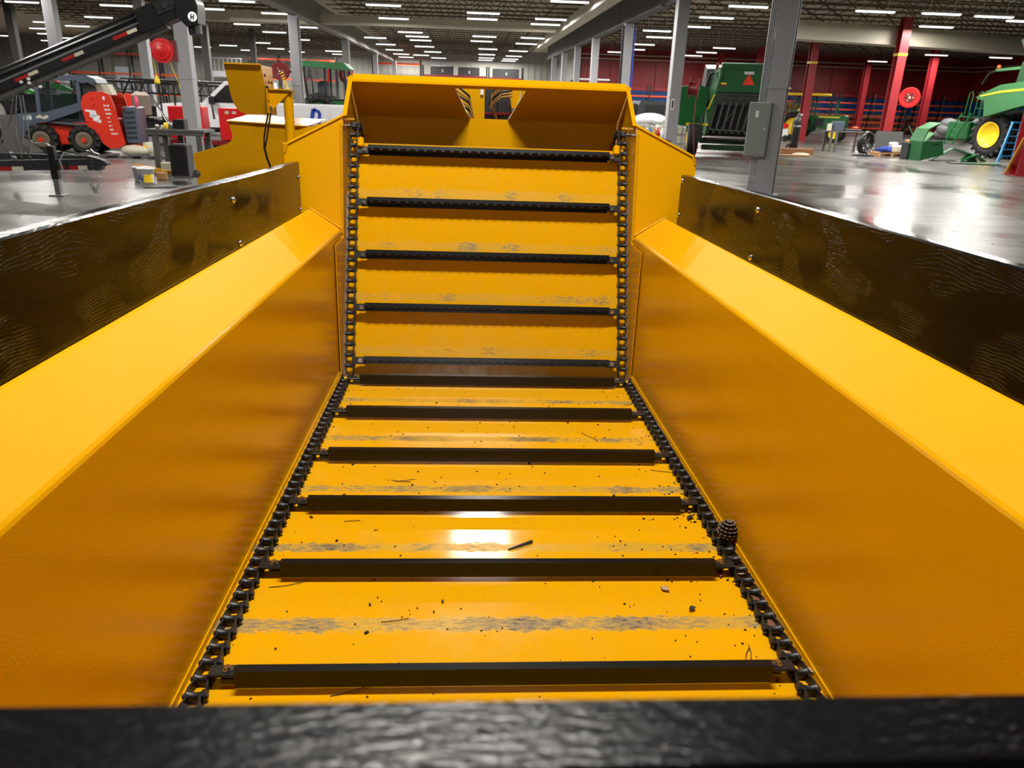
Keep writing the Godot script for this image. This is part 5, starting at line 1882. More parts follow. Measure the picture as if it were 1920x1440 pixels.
func left_floor_things() -> void:
	for q in [[Vector3(-6.174, 0, -15.295), "white plastic pail with yellow and blue print beside the work bench", 0.155, 0.28], [Vector3(-6.406, 0, -15.63), "plain white pail just behind the printed pail", 0.14, 0.27]]:
		var o := thing("pail", q[1], "pail", q[0], 0.0)
		var s := sf()
		var r: float = q[2]
		var h: float = q[3]
		lathe(s, [[0.0, 0.0], [r * 0.88, 0.0], [r, h * 0.93], [r * 1.06, h * 0.93], [r * 1.06, h], [r * 0.94, h], [r * 0.84, h * 0.05], [0.0, h * 0.05]], Transform3D(), 24)
		part(o, "bucket", s, M.white)
		if r > 0.15:
			for k in 5:
				s = sf()
				var a := 0.2 + k * 0.26
				var rr := r * 0.955
				beam(s, Vector3(sin(a) * rr, 0.02, cos(a) * rr), Vector3(sin(a) * (rr + 0.008), 0.17, cos(a) * (rr + 0.008)), 0.004 if false else 0.035, 0.006, Vector3(sin(a), 0, cos(a)))
				part(o, "printed_band", s, M.yellow if k < 4 else M.white)
			for q2 in [[-0.75, 0.10], [-0.5, 0.15], [-0.3, 0.08], [-0.95, 0.16]]:
				s = sf()
				beam(s, Vector3(sin(q2[0]) * r * 0.96, q2[1], cos(q2[0]) * r * 0.96), Vector3(sin(q2[0] + 0.22) * r * 0.96, q2[1] + 0.01, cos(q2[0] + 0.22) * r * 0.96), 0.008, 0.05)
				part(o, "printed_word", s, M.blue)
		s = sf()
		tube(s, [Vector3(-r, h * 0.85, 0), Vector3(-r * 0.7, h * 0.6, r * 0.8), Vector3(0, h * 0.5, r * 1.1), Vector3(r * 0.7, h * 0.6, r * 0.8), Vector3(r, h * 0.85, 0)], 0.005, 5)
		part(o, "wire_handle", s, M.steel)
	var s := sf()
	beam(s, Vector3(-7.347, 0, -17.783) + Vector3(0, 0.08, 0), Vector3(-6.266, 0, -16.627) + Vector3(0, 0.06, 0), 0.16, 0.08)
	tag(part(self, "steel_bracket", s, M.paint), "long ochre steel bracket lying under the work bench", "bracket")
	s = sf()
	cbx(s, Vector3(-6.11, 0, -15.909) + Vector3(0, 0.07, 0), Vector3(0.2, 0.14, 0.16), 0.01, Basis(Vector3.UP, 0.3))
	tag(part(self, "carton", s, M.wood), "small brown carton on the floor beside the black bin", "carton")
	s = sf()
	cbx(s, Vector3(-6.56, 0, -17.5) + Vector3(0, 0.1, 0), Vector3(0.24, 0.2, 0.2), 0.01, Basis(Vector3.UP, -0.2))
	tag(part(self, "carton", s, M.offwhite), "pale carton under the work bench", "carton")
	s = sf()
	bx(s, Vector3(-5.731, 0, -14.752) + Vector3(0, 0.012, 0), Vector3(0.55, 0.02, 0.45), Basis(Vector3.UP, 0.4))
	tag(part(self, "floor_mat", s, M.charcoal), "flat black mat on the floor beside the wagon plank", "mat")
	var o := thing("parts_tray", "small wire tray of greasy parts on the floor beside the shield plate", "tray", Vector3(-5.488, 0, -15.174))
	s = sf()
	for k in 9:
		bx(s, Vector3(-0.16 + k * 0.04, 0.07, 0.1), Vector3(0.006, 0.14, 0.006))
		bx(s, Vector3(-0.16 + k * 0.04, 0.07, -0.1), Vector3(0.006, 0.14, 0.006))
	for y in [0.01, 0.07, 0.14]:
		bx(s, Vector3(0, y, 0.1), Vector3(0.34, 0.008, 0.008))
		bx(s, Vector3(0, y, -0.1), Vector3(0.34, 0.008, 0.008))
	part(o, "wire_sides", s, M.steel)
	s = sf()
	cbx(s, Vector3(0, 0.05, 0), Vector3(0.28, 0.09, 0.16), 0.02)
	part(o, "greasy_parts", s, M.dark_grey)
	s = sf()
	cbx(s, Vector3(-5.896, 0, -16.501) + Vector3(0, 0.33, 0), Vector3(0.36, 0.66, 0.4), 0.03)
	tag(part(self, "waste_bin", s, M.black), "black waste bin under the work bench end", "bin")
	o = thing("grease_pail", "off-white grease pail with a yellow label under the louvred loader door", "pail", Vector3(-8.501, 0, -21.548))
	s = sf()
	lathe(s, [[0.0, 0.0], [0.15, 0.0], [0.16, 0.34], [0.0, 0.36]], Transform3D(), 18)
	part(o, "drum", s, M.offwhite)
	s = sf()
	bx(s, Vector3(-0.06, 0.17, 0.152), Vector3(0.1, 0.2, 0.012))
	part(o, "label_band", s, M.yellow)
	s = sf()
	ball(s, Vector3(-8.785, 0, -21.247) + Vector3(0, 0.14, 0), Vector3(0.36, 0.15, 0.2), 12)
	tag(part(self, "feed_sack", s, M.offwhite), "slumped pale sack on the floor behind the loader", "sack")
	for q in [[196, 292, 0.5, 0.3, "flat and nearest the loader wheel"], [238, 293, 0.5, -0.2, "folded below the red tail shield"], [274, 294, 0.4, 0.5, "crumpled next to the slumped sack"], [150, 293, 0.6, 0.0, "thick and under the front loader wheel"], [305, 291, 0.35, 0.2, "small and near the grease pail"]]:
		s = sf()
		var c: Vector3 = Vector3(-9.992, 0, -20.789)
		c.x += (q[0] - 150) / 72.0
		for k in 3:
			bx(s, c + Vector3(0.12 * k, 0.02 + 0.03 * k, 0.08 * k), Vector3(q[2] * (1.0 - 0.25 * k), 0.035, 0.5 - 0.1 * k), Basis(Vector3.UP, q[3] + 0.4 * k) * Basis(Vector3.BACK, 0.05 * k))
		tag(part(self, "rubber_mat", s, M.dark_grey), "dark rubber mat " + q[4], "mat")

func wall_racks() -> void:
	# black and red pallet racking against the white wall
	for q in [[-31.5, -78.0, 11.0, "in the corner beyond the loader"], [-16.5, -78.0, 8.0, "on the white wall beyond the pickup"], [-6.8, -78.0, 4.5, "on the white wall beyond the cab tractor"]]:
		var o := thing("wall_rack", "tall black rack with orange beams " + q[3], "rack", Vector3(q[0], 0, q[1]))
		var n := int(q[2] / 2.6) + 1
		for k in n:
			var s := sf()
			var x: float = -q[2] / 2 + k * q[2] / (n - 1)
			for z in [-0.4, 0.4]:
				bx(s, Vector3(x, 2.4, z), Vector3(0.13, 4.8, 0.1))
			beam(s, Vector3(x, 0.3, -0.4), Vector3(x, 2.2, 0.4), 0.05, 0.05)
			beam(s, Vector3(x, 2.2, 0.4), Vector3(x, 4.4, -0.4), 0.05, 0.05)
			part(o, "upright", s, M.black)
		for y in [1.0, 2.75, 4.45]:
			for z in [-0.4, 0.4]:
				var s := sf()
				bx(s, Vector3(0, y, z), Vector3(q[2], 0.16, 0.07))
				part(o, "shelf_beam", s, M.orange)
	var o := thing("stair_landing", "grey metal stair landing with railing high on the white wall", "landing", Vector3(-22.5, 0, -77.5))
	var s := sf()
	bx(s, Vector3(0, 3.0, 0), Vector3(3.4, 0.5, 2.4))
	part(o, "deck", s, M.grey_paint)
	s = sf()
	for k in 9:
		bx(s, Vector3(-1.6 + k * 0.4, 3.8, 1.15), Vector3(0.05, 1.1, 0.05))
	bx(s, Vector3(0, 4.35, 1.15), Vector3(3.4, 0.07, 0.07))
	part(o, "railing", s, M.grey_paint)
	s = sf()
	for x in [-1.6, 1.6]:
		bx(s, Vector3(x, 1.4, 1.0), Vector3(0.16, 2.8, 0.16))
	part(o, "post", s, M.grey_paint)
	s = sf()
	bx(s, Vector3(-33.0, 2.45, -79.9), Vector3(1.6, 1.9, 0.08))
	var win := struct("window_1", s, mat(Color(0.85, 0.9, 0.95), 0.3), "small bright window in the white wall")
	s = sf()
	bx(s, Vector3(-33.0, 2.45, -79.84), Vector3(1.6, 0.08, 0.05))
	part(win, "window_bar", s, M.grey_paint)

# ---------------------------------------------------------------- right bay
func right_bay() -> void:
	baler()
	utility_group()
	canopy_tractor()
	combine()
	right_floor_things()
	long_racks()

func baler() -> void:
	var o := thing("round_baler", "green round baler with raised tailgate and orange slow-vehicle triangle", "baler", Vector3(9.62, 0, -28.6), -0.2)
	o.scale = Vector3(1.1, 1.1, 1.1)
	# local x to the right, z towards the viewer
	for x in [-1.28, 1.25]:
		var s := sf()
		tyre(s, Vector3(x, 0.5, 0.75), 0.5, 0.36, 0.22)
		for k in 7:
			lathe(s, [[0.503, -0.008], [0.506, 0.0], [0.503, 0.008]], Transform3D(Basis(Vector3(0, 0, 1), Vector3(1, 0, 0), Vector3(0, 1, 0)), Vector3(x - 0.13 + 0.043 * k, 0.5, 0.75)), 28)
		var t := part(o, "wheel", s, M.rubber)
		s = sf()
		disc(s, Vector3(x, 0.5, 0.75), Vector3.RIGHT, 0.23, 0.38, 18)
		part(t, "rim", s, M.yellow)
	# side shield
	var s := sf()
	prism(s, PackedVector2Array([Vector2(-0.72, 0.82), Vector2(0.35, 0.82), Vector2(0.42, 2.08), Vector2(0.0, 2.2), Vector2(-0.52, 2.1)]), -0.05, 0.05, Transform3D(Basis(Vector3.UP, 0.25), Vector3(-1.32, 0, 0.45)))
	var sh := part(o, "side_shield", s, M.green)
	s = sf()
	bx(s, Vector3(-1.15, 0.97, 0.48), Vector3(0.75, 0.07, 0.012), Basis(Vector3.UP, 0.25))
	part(sh, "yellow_stripe", s, M.yellow)
	s = sf()
	bx(s, Vector3(-1.05, 1.12, 0.48), Vector3(0.06, 0.1, 0.012), Basis(Vector3.UP, 0.25))
	part(sh, "sticker", s, M.white)
	# body frame
	s = sf()
	prism(s, PackedVector2Array([Vector2(-0.4, 0.6), Vector2(1.2, 0.6), Vector2(1.3, 2.3), Vector2(0.6, 2.85), Vector2(-0.2, 2.7), Vector2(-0.6, 1.6)]), -1.05, 1.05, Transform3D(Basis(Vector3(0, 0, -1), Vector3.UP, Vector3.RIGHT), Vector3(0.1, 0, -0.6)))
	part(o, "bale_chamber", s, M.black)
	s = sf()
	for x in [-0.98, 1.12]:
		beam(s, Vector3(x, 0.75, 0.3), Vector3(x + 0.05, 2.35, 0.05), 0.1, 0.18)
		beam(s, Vector3(x, 0.55, 0.2), Vector3(x, 0.55, -1.4), 0.12, 0.2)
	part(o, "chamber_post", s, M.dark_green)
	# raised tailgate: hood, side plate, belts in view
	s = sf()
	prism(s, PackedVector2Array([Vector2(-0.65, 1.98), Vector2(-0.72, 2.55), Vector2(-0.6, 2.64), Vector2(1.28, 2.64), Vector2(1.36, 2.5), Vector2(1.3, 1.98)]), 0.28, 0.62)
	var gate := part(o, "tailgate_hood", s, M.green)
	s = sf()
	cbx(s, Vector3(0.28, 2.74, 0.35), Vector3(1.7, 0.24, 0.3), 0.03)
	part(gate, "top_cover", s, M.green)
	s = sf()
	prism(s, PackedVector2Array([Vector2(-0.17, 2.10), Vector2(0.21, 2.10), Vector2(0.02, 2.42)]), 0.62, 0.63, Transform3D(Basis(), Vector3(0.27, 0.11, 0)))
	part(gate, "warning_triangle", s, mat(Color(0.95, 0.22, 0.08), 0.5))
	s = sf()
	bx(s, Vector3(0.28, 2.56, 0.626), Vector3(0.3, 0.08, 0.012))
	part(gate, "white_plate", s, M.white)
	for x in [-0.48, 1.12]:
		s = sf()
		bx(s, Vector3(x, 2.23, 0.626), Vector3(0.18, 0.05, 0.012))
		part(gate, "yellow_badge", s, M.yellow)
		s = sf()
		bx(s, Vector3(x, 2.17, 0.626), Vector3(0.2, 0.04, 0.012))
		part(gate, "reflector", s, M.dark_red)
	for q in [[-0.72, 2.72], [1.33, 2.70]]:
		s = sf()
		cbx(s, Vector3(q[0], q[1], 0.5), Vector3(0.09, 0.2, 0.06), 0.015)
		part(gate, "marker_lamp", s, M.pink if q[0] > 0 else M.dark_red)
	s = sf()
	bx(s, Vector3(0.3, 1.86, 0.5), Vector3(1.9, 0.24, 0.1), Basis(Vector3.RIGHT, 0.5))
	part(gate, "inner_panel", s, M.dark_grey)
	s = sf()
	prism(s, PackedVector2Array([Vector2(-0.3, 0.62), Vector2(-0.1, 0.5), Vector2(0.05, 0.9), Vector2(0.55, 2.4), Vector2(0.5, 2.6), Vector2(0.15, 2.62), Vector2(-0.1, 1.9)]), -0.04, 0.04, Transform3D(Basis(Vector3(0.35, 0, 0.94), Vector3.UP, Vector3(-0.94, 0, 0.35)), Vector3(-0.78, 0.1, 0.25)))
	var side := part(gate, "gate_side", s, M.pale_green)
	s = sf()
	beam(s, Vector3(-0.86, 1.45, 0.52), Vector3(-0.72, 1.9, 0.66), 0.02, 0.03)
	part(side, "yellow_edge", s, M.yellow)
	s = sf()
	tube(s, [Vector3(-0.62, 1.86, 0.72), Vector3(-0.55, 1.90, 0.74), Vector3(1.18, 1.86, 0.74)], 0.02, 8)
	tube(s, [Vector3(-0.75, 0.82, 0.62), Vector3(1.05, 0.78, 0.62)], 0.018, 8)
	tube(s, [Vector3(0.15, 1.84, 0.72), Vector3(-0.4, 0.84, 0.64)], 0.014, 6)
	tube(s, [Vector3(0.42, 1.84, 0.72), Vector3(0.44, 0.82, 0.64)], 0.014, 6)
	part(gate, "guard_rail", s, M.dark_green)
	for k in 9:
		s = sf()
		var x := -0.72 + k * 0.215
		beam(s, Vector3(x + 0.14, 1.76, 0.42), Vector3(x, 0.84, 0.3), 0.06, 0.02, Vector3.BACK)
		part(gate, "belt_strip", s, M.dark_grey)
	s = sf()
	for k in 10:
		disc(s, Vector3(-0.78 + k * 0.2, 0.74, 0.34), Vector3.BACK, 0.035, 0.05, 8)
	part(gate, "belt_roller_end", s, M.dark_grey)
	s = sf()
	tube(s, [Vector3(-0.9, 0.52, 0.35), Vector3(0.95, 0.5, 0.35)], 0.055, 12)
	part(o, "cross_roller", s, M.rubber)
	s = sf()
	cbx(s, Vector3(0.05, 0.26, 0.3), Vector3(1.95, 0.16, 0.3), 0.03)
	cbx(s, Vector3(-0.05, 0.42, 0.1), Vector3(1.9, 0.1, 0.2), 0.02)
	part(o, "pickup_frame", s, M.dark_green)
	for k in 22:
		s = sf()
		beam(s, Vector3(-0.9 + k * 0.084, 0.2, 0.25), Vector3(-0.9 + k * 0.084, 0.05, 0.3), 0.012, 0.03)
		part(o, "pickup_tine", s, M.black)
	s = sf()
	for x in [-1.05, 1.08]:
		beam(s, Vector3(x, 0.45, 0.6), Vector3(x, 1.2, 0.5), 0.1, 0.14)
		beam(s, Vector3(x * 1.1, 0.5, 0.75), Vector3(x * 0.9, 0.5, 0.4), 0.1, 0.1)
	part(o, "axle_bracket", s, M.dark_green)
	s = sf()
	tube(s, [Vector3(-0.95, 2.05, 0.1), Vector3(-0.9, 2.5, 0.3), Vector3(-0.72, 2.6, 0.35)], 0.05, 8)
	part(o, "gate_hinge", s, M.black)

func utility_group() -> void:
	var o := thing("black_pickup", "black vehicle with dark rear window behind the wagon wing", "vehicle", Vector3(9.1, 0, -38.5))
	var s := sf()
	prism(s, PackedVector2Array([Vector2(-1.1, 0.6), Vector2(-1.05, 1.55), Vector2(-0.9, 1.82), Vector2(0.75, 1.80), Vector2(0.9, 1.55), Vector2(0.95, 0.6)]), -1.5, 0.8)
	part(o, "cab", s, M.charcoal)
	s = sf()
	bx(s, Vector3(0.0, 1.44, 0.81), Vector3(1.35, 0.42, 0.02))
	part(o, "rear_window", s, M.black)
	s = sf()
	cbx(s, Vector3(-1.15, 1.45, 0.7), Vector3(0.2, 0.5, 0.2), 0.04)
	part(o, "mirror", s, M.black)
	s = sf()
	for x in [-0.85, 0.85]:
		tyre(s, Vector3(x, 0.38, 0.3), 0.38, 0.28, 0.2)
	part(o, "tyres", s, M.rubber)
	o = thing("white_bonnet", "white curved vehicle bonnet beside the green mower", "bonnet", Vector3(8.0, 0, -34.6))
	s = sf()
	ball(s, Vector3(0, 1.02, 0), Vector3(0.75, 0.3, 0.7), 20)
	part(o, "bonnet_skin", s, M.white)
	s = sf()
	cbx(s, Vector3(0, 0.5, 0), Vector3(1.1, 1.0, 0.9), 0.1)
	part(o, "body", s, M.charcoal)
	o = thing("green_mower", "green mower with yellow striped bonnet beside the grey column", "mower", Vector3(8.55, 0, -33.0))
	s = sf()
	prism(s, PackedVector2Array([Vector2(-0.45, 0.75), Vector2(-0.3, 1.06), Vector2(0.15, 1.2), Vector2(0.75, 1.22), Vector2(0.8, 0.8)]), -0.3, 0.3)
	part(o, "bonnet", s, M.green)
	s = sf()
	prism(s, PackedVector2Array([Vector2(-0.3, 1.08), Vector2(0.15, 1.22), Vector2(0.75, 1.24), Vector2(0.75, 1.19), Vector2(0.15, 1.17), Vector2(-0.28, 1.03)]), 0.28, 0.31)
	part(o, "yellow_stripe", s, M.yellow)
	s = sf()
	cbx(s, Vector3(0.15, 0.62, 0.1), Vector3(0.9, 0.5, 0.5), 0.05)
	part(o, "engine", s, M.black)
	for x in [-0.2, 0.65]:
		s = sf()
		tyre(s, Vector3(x, 0.25, 0.3), 0.25, 0.2, 0.12)
		part(o, "wheel", s, M.rubber)
	var k := 0
	for q in [[1240, 255, -27.0, "beside the grey column"], [1287, 258, -27.3, "behind the baler wheel"]]:
		var at: Vector3 = Vector3(5.731, -0.112, -26.6) if k == 0 else Vector3(6.845, -0.082, -26.6)
		at.y = 0.0
		o = thing("caged_tote", "white plastic tank in a wire cage " + q[3], "tank", at)
		s = sf()
		cbx(s, Vector3(0, 0.62, 0), Vector3(0.92, 0.86, 0.9), 0.06)
		part(o, "tank", s, M.offwhite)
		s = sf()
		for y in [0.2, 0.5, 0.8, 1.05]:
			bx(s, Vector3(0, y, 0.47), Vector3(1.0, 0.025, 0.025))
		for x in 6:
			bx(s, Vector3(-0.5 + x * 0.2, 0.62, 0.47), Vector3(0.02, 0.9, 0.02))
		part(o, "wire_cage", s, M.grey_paint)
		s = sf()
		bx(s, Vector3(0, 0.07, 0), Vector3(1.0, 0.14, 1.0))
		part(o, "pallet", s, M.dark_grey)
		k += 1
	k = 0
	var c := Vector3(5.213, 0.872, -22)
	var cols := [M.white, M.blue, M.pink, M.offwhite, M.light_blue, M.wood, M.red, M.white]
	var what := ["white", "blue", "pink", "cream", "pale blue", "tan", "red", "small white"]
	for m in cols:
		s = sf()
		lathe(s, [[0.0, 0.0], [0.06, 0.0], [0.06, 0.18], [0.025, 0.24], [0.025, 0.29], [0.0, 0.29]], Transform3D(Basis(), Vector3(c.x - 0.55 + 0.11 * k, 0.81, c.z + 0.1 * (k % 2))), 10)
		tag(part(self, "spray_bottle", s, m), "%s bottle on the cluttered cart behind the wagon wing" % what[k], "bottle")
		k += 1
	s = sf()
	cbx(s, Vector3(c.x - 0.1, 0.4, c.z), Vector3(1.1, 0.82, 0.6), 0.03)
	tag(part(self, "tool_cart", s, M.dark_grey), "dark tool cart holding bottles behind the wagon wing", "cart")
	open_reel(Vector3(6.75, 2.18, -23.9), 0.3, "dark red open reel on the grey column in front of the baler", M.dark_red, 1.2)
	s = sf()
	tube(s, [Vector3(6.8, 2.0, -23.7), Vector3(6.78, 1.2, -23.6), Vector3(6.85, 0.4, -23.5), Vector3(6.9, 0.02, -23.3)], 0.012, 6)
	tag(part(self, "air_hose", s, M.dark_red), "dark red hose hanging from the reel by the baler", "hose")

func canopy_tractor() -> void:
	var o := thing("green_tractor", "vintage green tractor with yellow canopy roof and yellow wheels", "tractor", Vector3(19.3, 0, -43.9), -0.62)
	# local x forward (to the right in view)
	var s := sf()
	prism(s, PackedVector2Array([Vector2(0.05, 0.95), Vector2(0.05, 1.38), Vector2(1.75, 1.42), Vector2(1.95, 1.36), Vector2(1.92, 0.72), Vector2(1.4, 0.62), Vector2(0.4, 0.7)]), -0.3, 0.3)
	var h := part(o, "bonnet", s, M.green)
	s = sf()
	bx(s, Vector3(1.0, 1.30, 0.303), Vector3(1.1, 0.05, 0.01))
	part(h, "yellow_stripe", s, M.yellow)
	s = sf()
	bx(s, Vector3(0.5, 1.0, 0.304), Vector3(0.5, 0.42, 0.012))
	part(h, "engine_bay", s, M.black)
	s = sf()
	bx(s, Vector3(1.945, 1.05, 0.0), Vector3(0.02, 0.55, 0.5))
	part(h, "grille", s, M.dark_green)
	for q in [[-0.75, 0.76, 0.4], [1.45, 0.42, 0.24]]:
		for z in [-0.72, 0.72]:
			s = sf()
			if q[1] > 0.5:
				lugged(s, Vector3(q[0], q[1], z), q[1], 0.4, 0.46, 18, Vector3.BACK, 0.05)
			else:
				tyre(s, Vector3(q[0], q[1], z), q[1], 0.24, 0.24, Vector3.BACK)
			var t := part(o, "wheel", s, M.rubber)
			s = sf()
			lathe(s, [[0.46 if q[1] > 0.5 else 0.24, 0.12], [0.42 if q[1] > 0.5 else 0.2, 0.06], [0.12, 0.1], [0.0, 0.1]], Transform3D(Basis(Vector3.RIGHT, PI / 2 * signf(z)), Vector3(q[0], q[1], z)), 20)
			part(t, "rim", s, M.yellow)
	s = sf()
	for z in [-0.55, 0.55]:
		prism(s, PackedVector2Array([Vector2(-1.3, 1.3), Vector2(-1.0, 1.58), Vector2(-0.4, 1.58), Vector2(-0.2, 1.2), Vector2(-0.3, 1.2), Vector2(-0.5, 1.5), Vector2(-1.0, 1.5), Vector2(-1.25, 1.25)]), z - 0.15, z + 0.15)
	part(o, "fender", s, M.green)
	s = sf()
	cbx(s, Vector3(-0.55, 1.45, 0), Vector3(0.45, 0.5, 0.5), 0.08)
	part(o, "seat", s, M.yellow)
	s = sf()
	tube(s, ring_points(Vector3(0, 0, 0), 0.2, 0.2, 16), 0.02, 6, false)
	part(o, "steering_wheel", s, M.black, Transform3D(Basis(Vector3.UP, PI / 2) * Basis(Vector3.RIGHT, -0.6), Vector3(-0.15, 1.55, 0)))
	for x in [-0.95, 0.05]:
		for z in [-0.5, 0.5]:
			s = sf()
			beam(s, Vector3(x, 1.1, z), Vector3(x, 2.38, z), 0.08, 0.08)
			part(o, "canopy_post", s, M.dark_green)
	s = sf()
	cbx(s, Vector3(-0.35, 2.44, 0), Vector3(2.3, 0.13, 1.5), 0.04)
	part(o, "canopy", s, M.yellow)
	s = sf()
	tube(s, [Vector3(0.95, 1.4, 0.05), Vector3(0.95, 2.5, 0.05)], 0.05, 10)
	part(o, "exhaust", s, M.black)
	s = sf()
	tube(s, [Vector3(1.3, 1.4, 0.05), Vector3(1.3, 2.05, 0.05)], 0.065, 10)
	disc(s, Vector3(1.3, 2.1, 0.05), Vector3.UP, 0.1, 0.1, 12)
	part(o, "air_cleaner", s, M.green)
	s = sf()
	cbx(s, Vector3(-0.3, 0.75, 0), Vector3(1.2, 0.5, 0.45), 0.06)
	beam(s, Vector3(1.45, 0.42, -0.7), Vector3(1.45, 0.42, 0.7), 0.1, 0.12)
	part(o, "drive_casing", s, M.dark_green)

func combine() -> void:
	var o := thing("combine_harvester", "large green combine harvester with dual wheels, yellow rims and side ladder", "combine", Vector3(21.9, 0, -31.9), -1.42)
	# local x along the machine to its front (right in view), z towards the viewer
	for q in [[0.0, 0.0], [0.1, -0.85]]:
		var s := sf()
		lugged(s, Vector3(0, 0.92, 0), 0.92, 0.55, 0.5, 20, Vector3.BACK, 0.06)
		var t := part(o, "wheel", s, M.rubber, Transform3D(Basis(Vector3.UP, 0.1), Vector3(q[0], 0, q[1])))
		s = sf()
		lathe(s, [[0.52, 0.27], [0.49, 0.29], [0.45, 0.12], [0.2, 0.05], [0.0, 0.05]], Transform3D(Basis(Vector3.RIGHT, PI / 2), Vector3(0, 0.92, 0)), 26)
		part(t, "rim", s, M.yellow)
	var s := sf()
	prism(s, PackedVector2Array([Vector2(-0.75, 2.36), Vector2(-0.45, 2.52), Vector2(0.4, 2.85), Vector2(3.4, 3.15), Vector2(3.4, 2.35), Vector2(1.6, 2.05), Vector2(0.3, 1.72), Vector2(-0.1, 1.62), Vector2(-0.25, 2.25)]), -0.15, 0.25, Transform3D(Basis(), Vector3(0, 0, 0.35)))
	var sh := part(o, "side_shield", s, M.pale_green)
	s = sf()
	prism(s, PackedVector2Array([Vector2(-0.5, 2.44), Vector2(0.5, 2.62), Vector2(3.4, 2.85), Vector2(3.4, 2.77), Vector2(0.5, 2.55), Vector2(-0.5, 2.40)]), 0.6, 0.612)
	part(sh, "yellow_stripe", s, M.yellow)
	s = sf()
	prism(s, PackedVector2Array([Vector2(0.7, 2.7), Vector2(0.8, 3.7), Vector2(3.4, 3.7), Vector2(3.4, 2.8)]), -1.6, 0.2)
	part(o, "body", s, M.dark_green)
	s = sf()
	prism(s, PackedVector2Array([Vector2(1.4, 3.0), Vector2(1.5, 3.6), Vector2(2.9, 3.6), Vector2(2.9, 3.0)]), 0.2, 0.215)
	part(o, "engine_screen", s, M.black)
	s = sf()
	prism(s, PackedVector2Array([Vector2(0.95, 3.7), Vector2(0.35, 4.55), Vector2(3.4, 4.55), Vector2(3.4, 3.7)]), -1.5, 0.1)
	part(o, "grain_tank", s, M.dark_green)
	s = sf()
	cbx(s, Vector3(1.6, 1.2, -0.9), Vector3(3.4, 1.4, 0.9), 0.1)
	part(o, "chassis", s, M.black)
	# beacon arm
	s = sf()
	beam(s, Vector3(0.8, 3.5, 0.1), Vector3(-0.45, 3.42, 0.2), 0.08, 0.1)
	var arm := part(o, "beacon_arm", s, M.pale_green)
	s = sf()
	ball(s, Vector3(-0.32, 3.54, 0.2), Vector3(0.08, 0.09, 0.08), 10)
	part(arm, "beacon", s, M.orange)
	s = sf()
	tube(s, [Vector3(-0.4, 3.42, 0.2), Vector3(-0.72, 3.3, 0.22), Vector3(-0.95, 2.9, 0.24)], 0.05, 8)
	part(arm, "mirror_stalk", s, M.black)
	# ladder and platform rails
	s = sf()
	for x in [-1.9, -1.4]:
		beam(s, Vector3(x - 0.22, 0.45, 0.45), Vector3(x, 1.75, 0.05), 0.04, 0.06)
	var lad := part(o, "ladder", s, M.green)
	for k in 5:
		s = sf()
		var u := (k + 0.4) / 5.0
		beam(s, Vector3(-2.12 + 0.22 * u, 0.45 + 1.3 * u, 0.45 - 0.4 * u), Vector3(-1.62 + 0.22 * u, 0.45 + 1.3 * u, 0.45 - 0.4 * u), 0.12, 0.03)
		part(lad, "tread", s, M.pale_green)
	s = sf()
	for q in [[-1.9, -0.05], [-1.3, 0.0], [-0.95, 0.0], [-0.3, 0.0]]:
		tube(s, [Vector3(q[0], 1.6, q[1]), Vector3(q[0] + 0.06, 2.55, q[1]), Vector3(q[0] + 0.2, 2.62, q[1]), Vector3(q[0] + 0.28, 2.5, q[1]), Vector3(q[0] + 0.26, 1.6, q[1])], 0.018, 6)
	for y in [1.95, 2.3]:
		tube(s, [Vector3(-1.3, y, 0.0), Vector3(-0.1, y, 0.0)], 0.016, 6)
	part(o, "handrail", s, M.green)
	s = sf()
	bx(s, Vector3(-0.85, 1.58, -0.6), Vector3(1.4, 0.08, 1.2))
	part(o, "platform", s, M.dark_green)
	s = sf()
	cbx(s, Vector3(-2.4, 1.0, -0.9), Vector3(1.3, 0.75, 1.2), 0.05)
	beam(s, Vector3(-2.3, 0.7, -0.7), Vector3(-0.7, 1.5, -0.7), 0.4, 0.5)
	part(o, "feeder_house", s, M.green)
	s = sf()
	cbx(s, Vector3(2.5, 0.55, -1.0), Vector3(0.3, 1.1, 0.3), 0.05)
	part(o, "rear_axle_leg", s, M.black)

func bent(s: SurfaceTool, pts: Array, th: float) -> void:
	# thick shell from a four cornered sheet folded along its middle: pts are rows of points
	for i in pts.size() - 1:
		var a: Vector3 = pts[i][0]
		var b: Vector3 = pts[i][1]
		var c: Vector3 = pts[i + 1][1]
		var d: Vector3 = pts[i + 1][0]
		var n := (b - a).cross(d - a).normalized() * th
		hexa(s, [a, b, c, d, a + n, b + n, c + n, d + n])

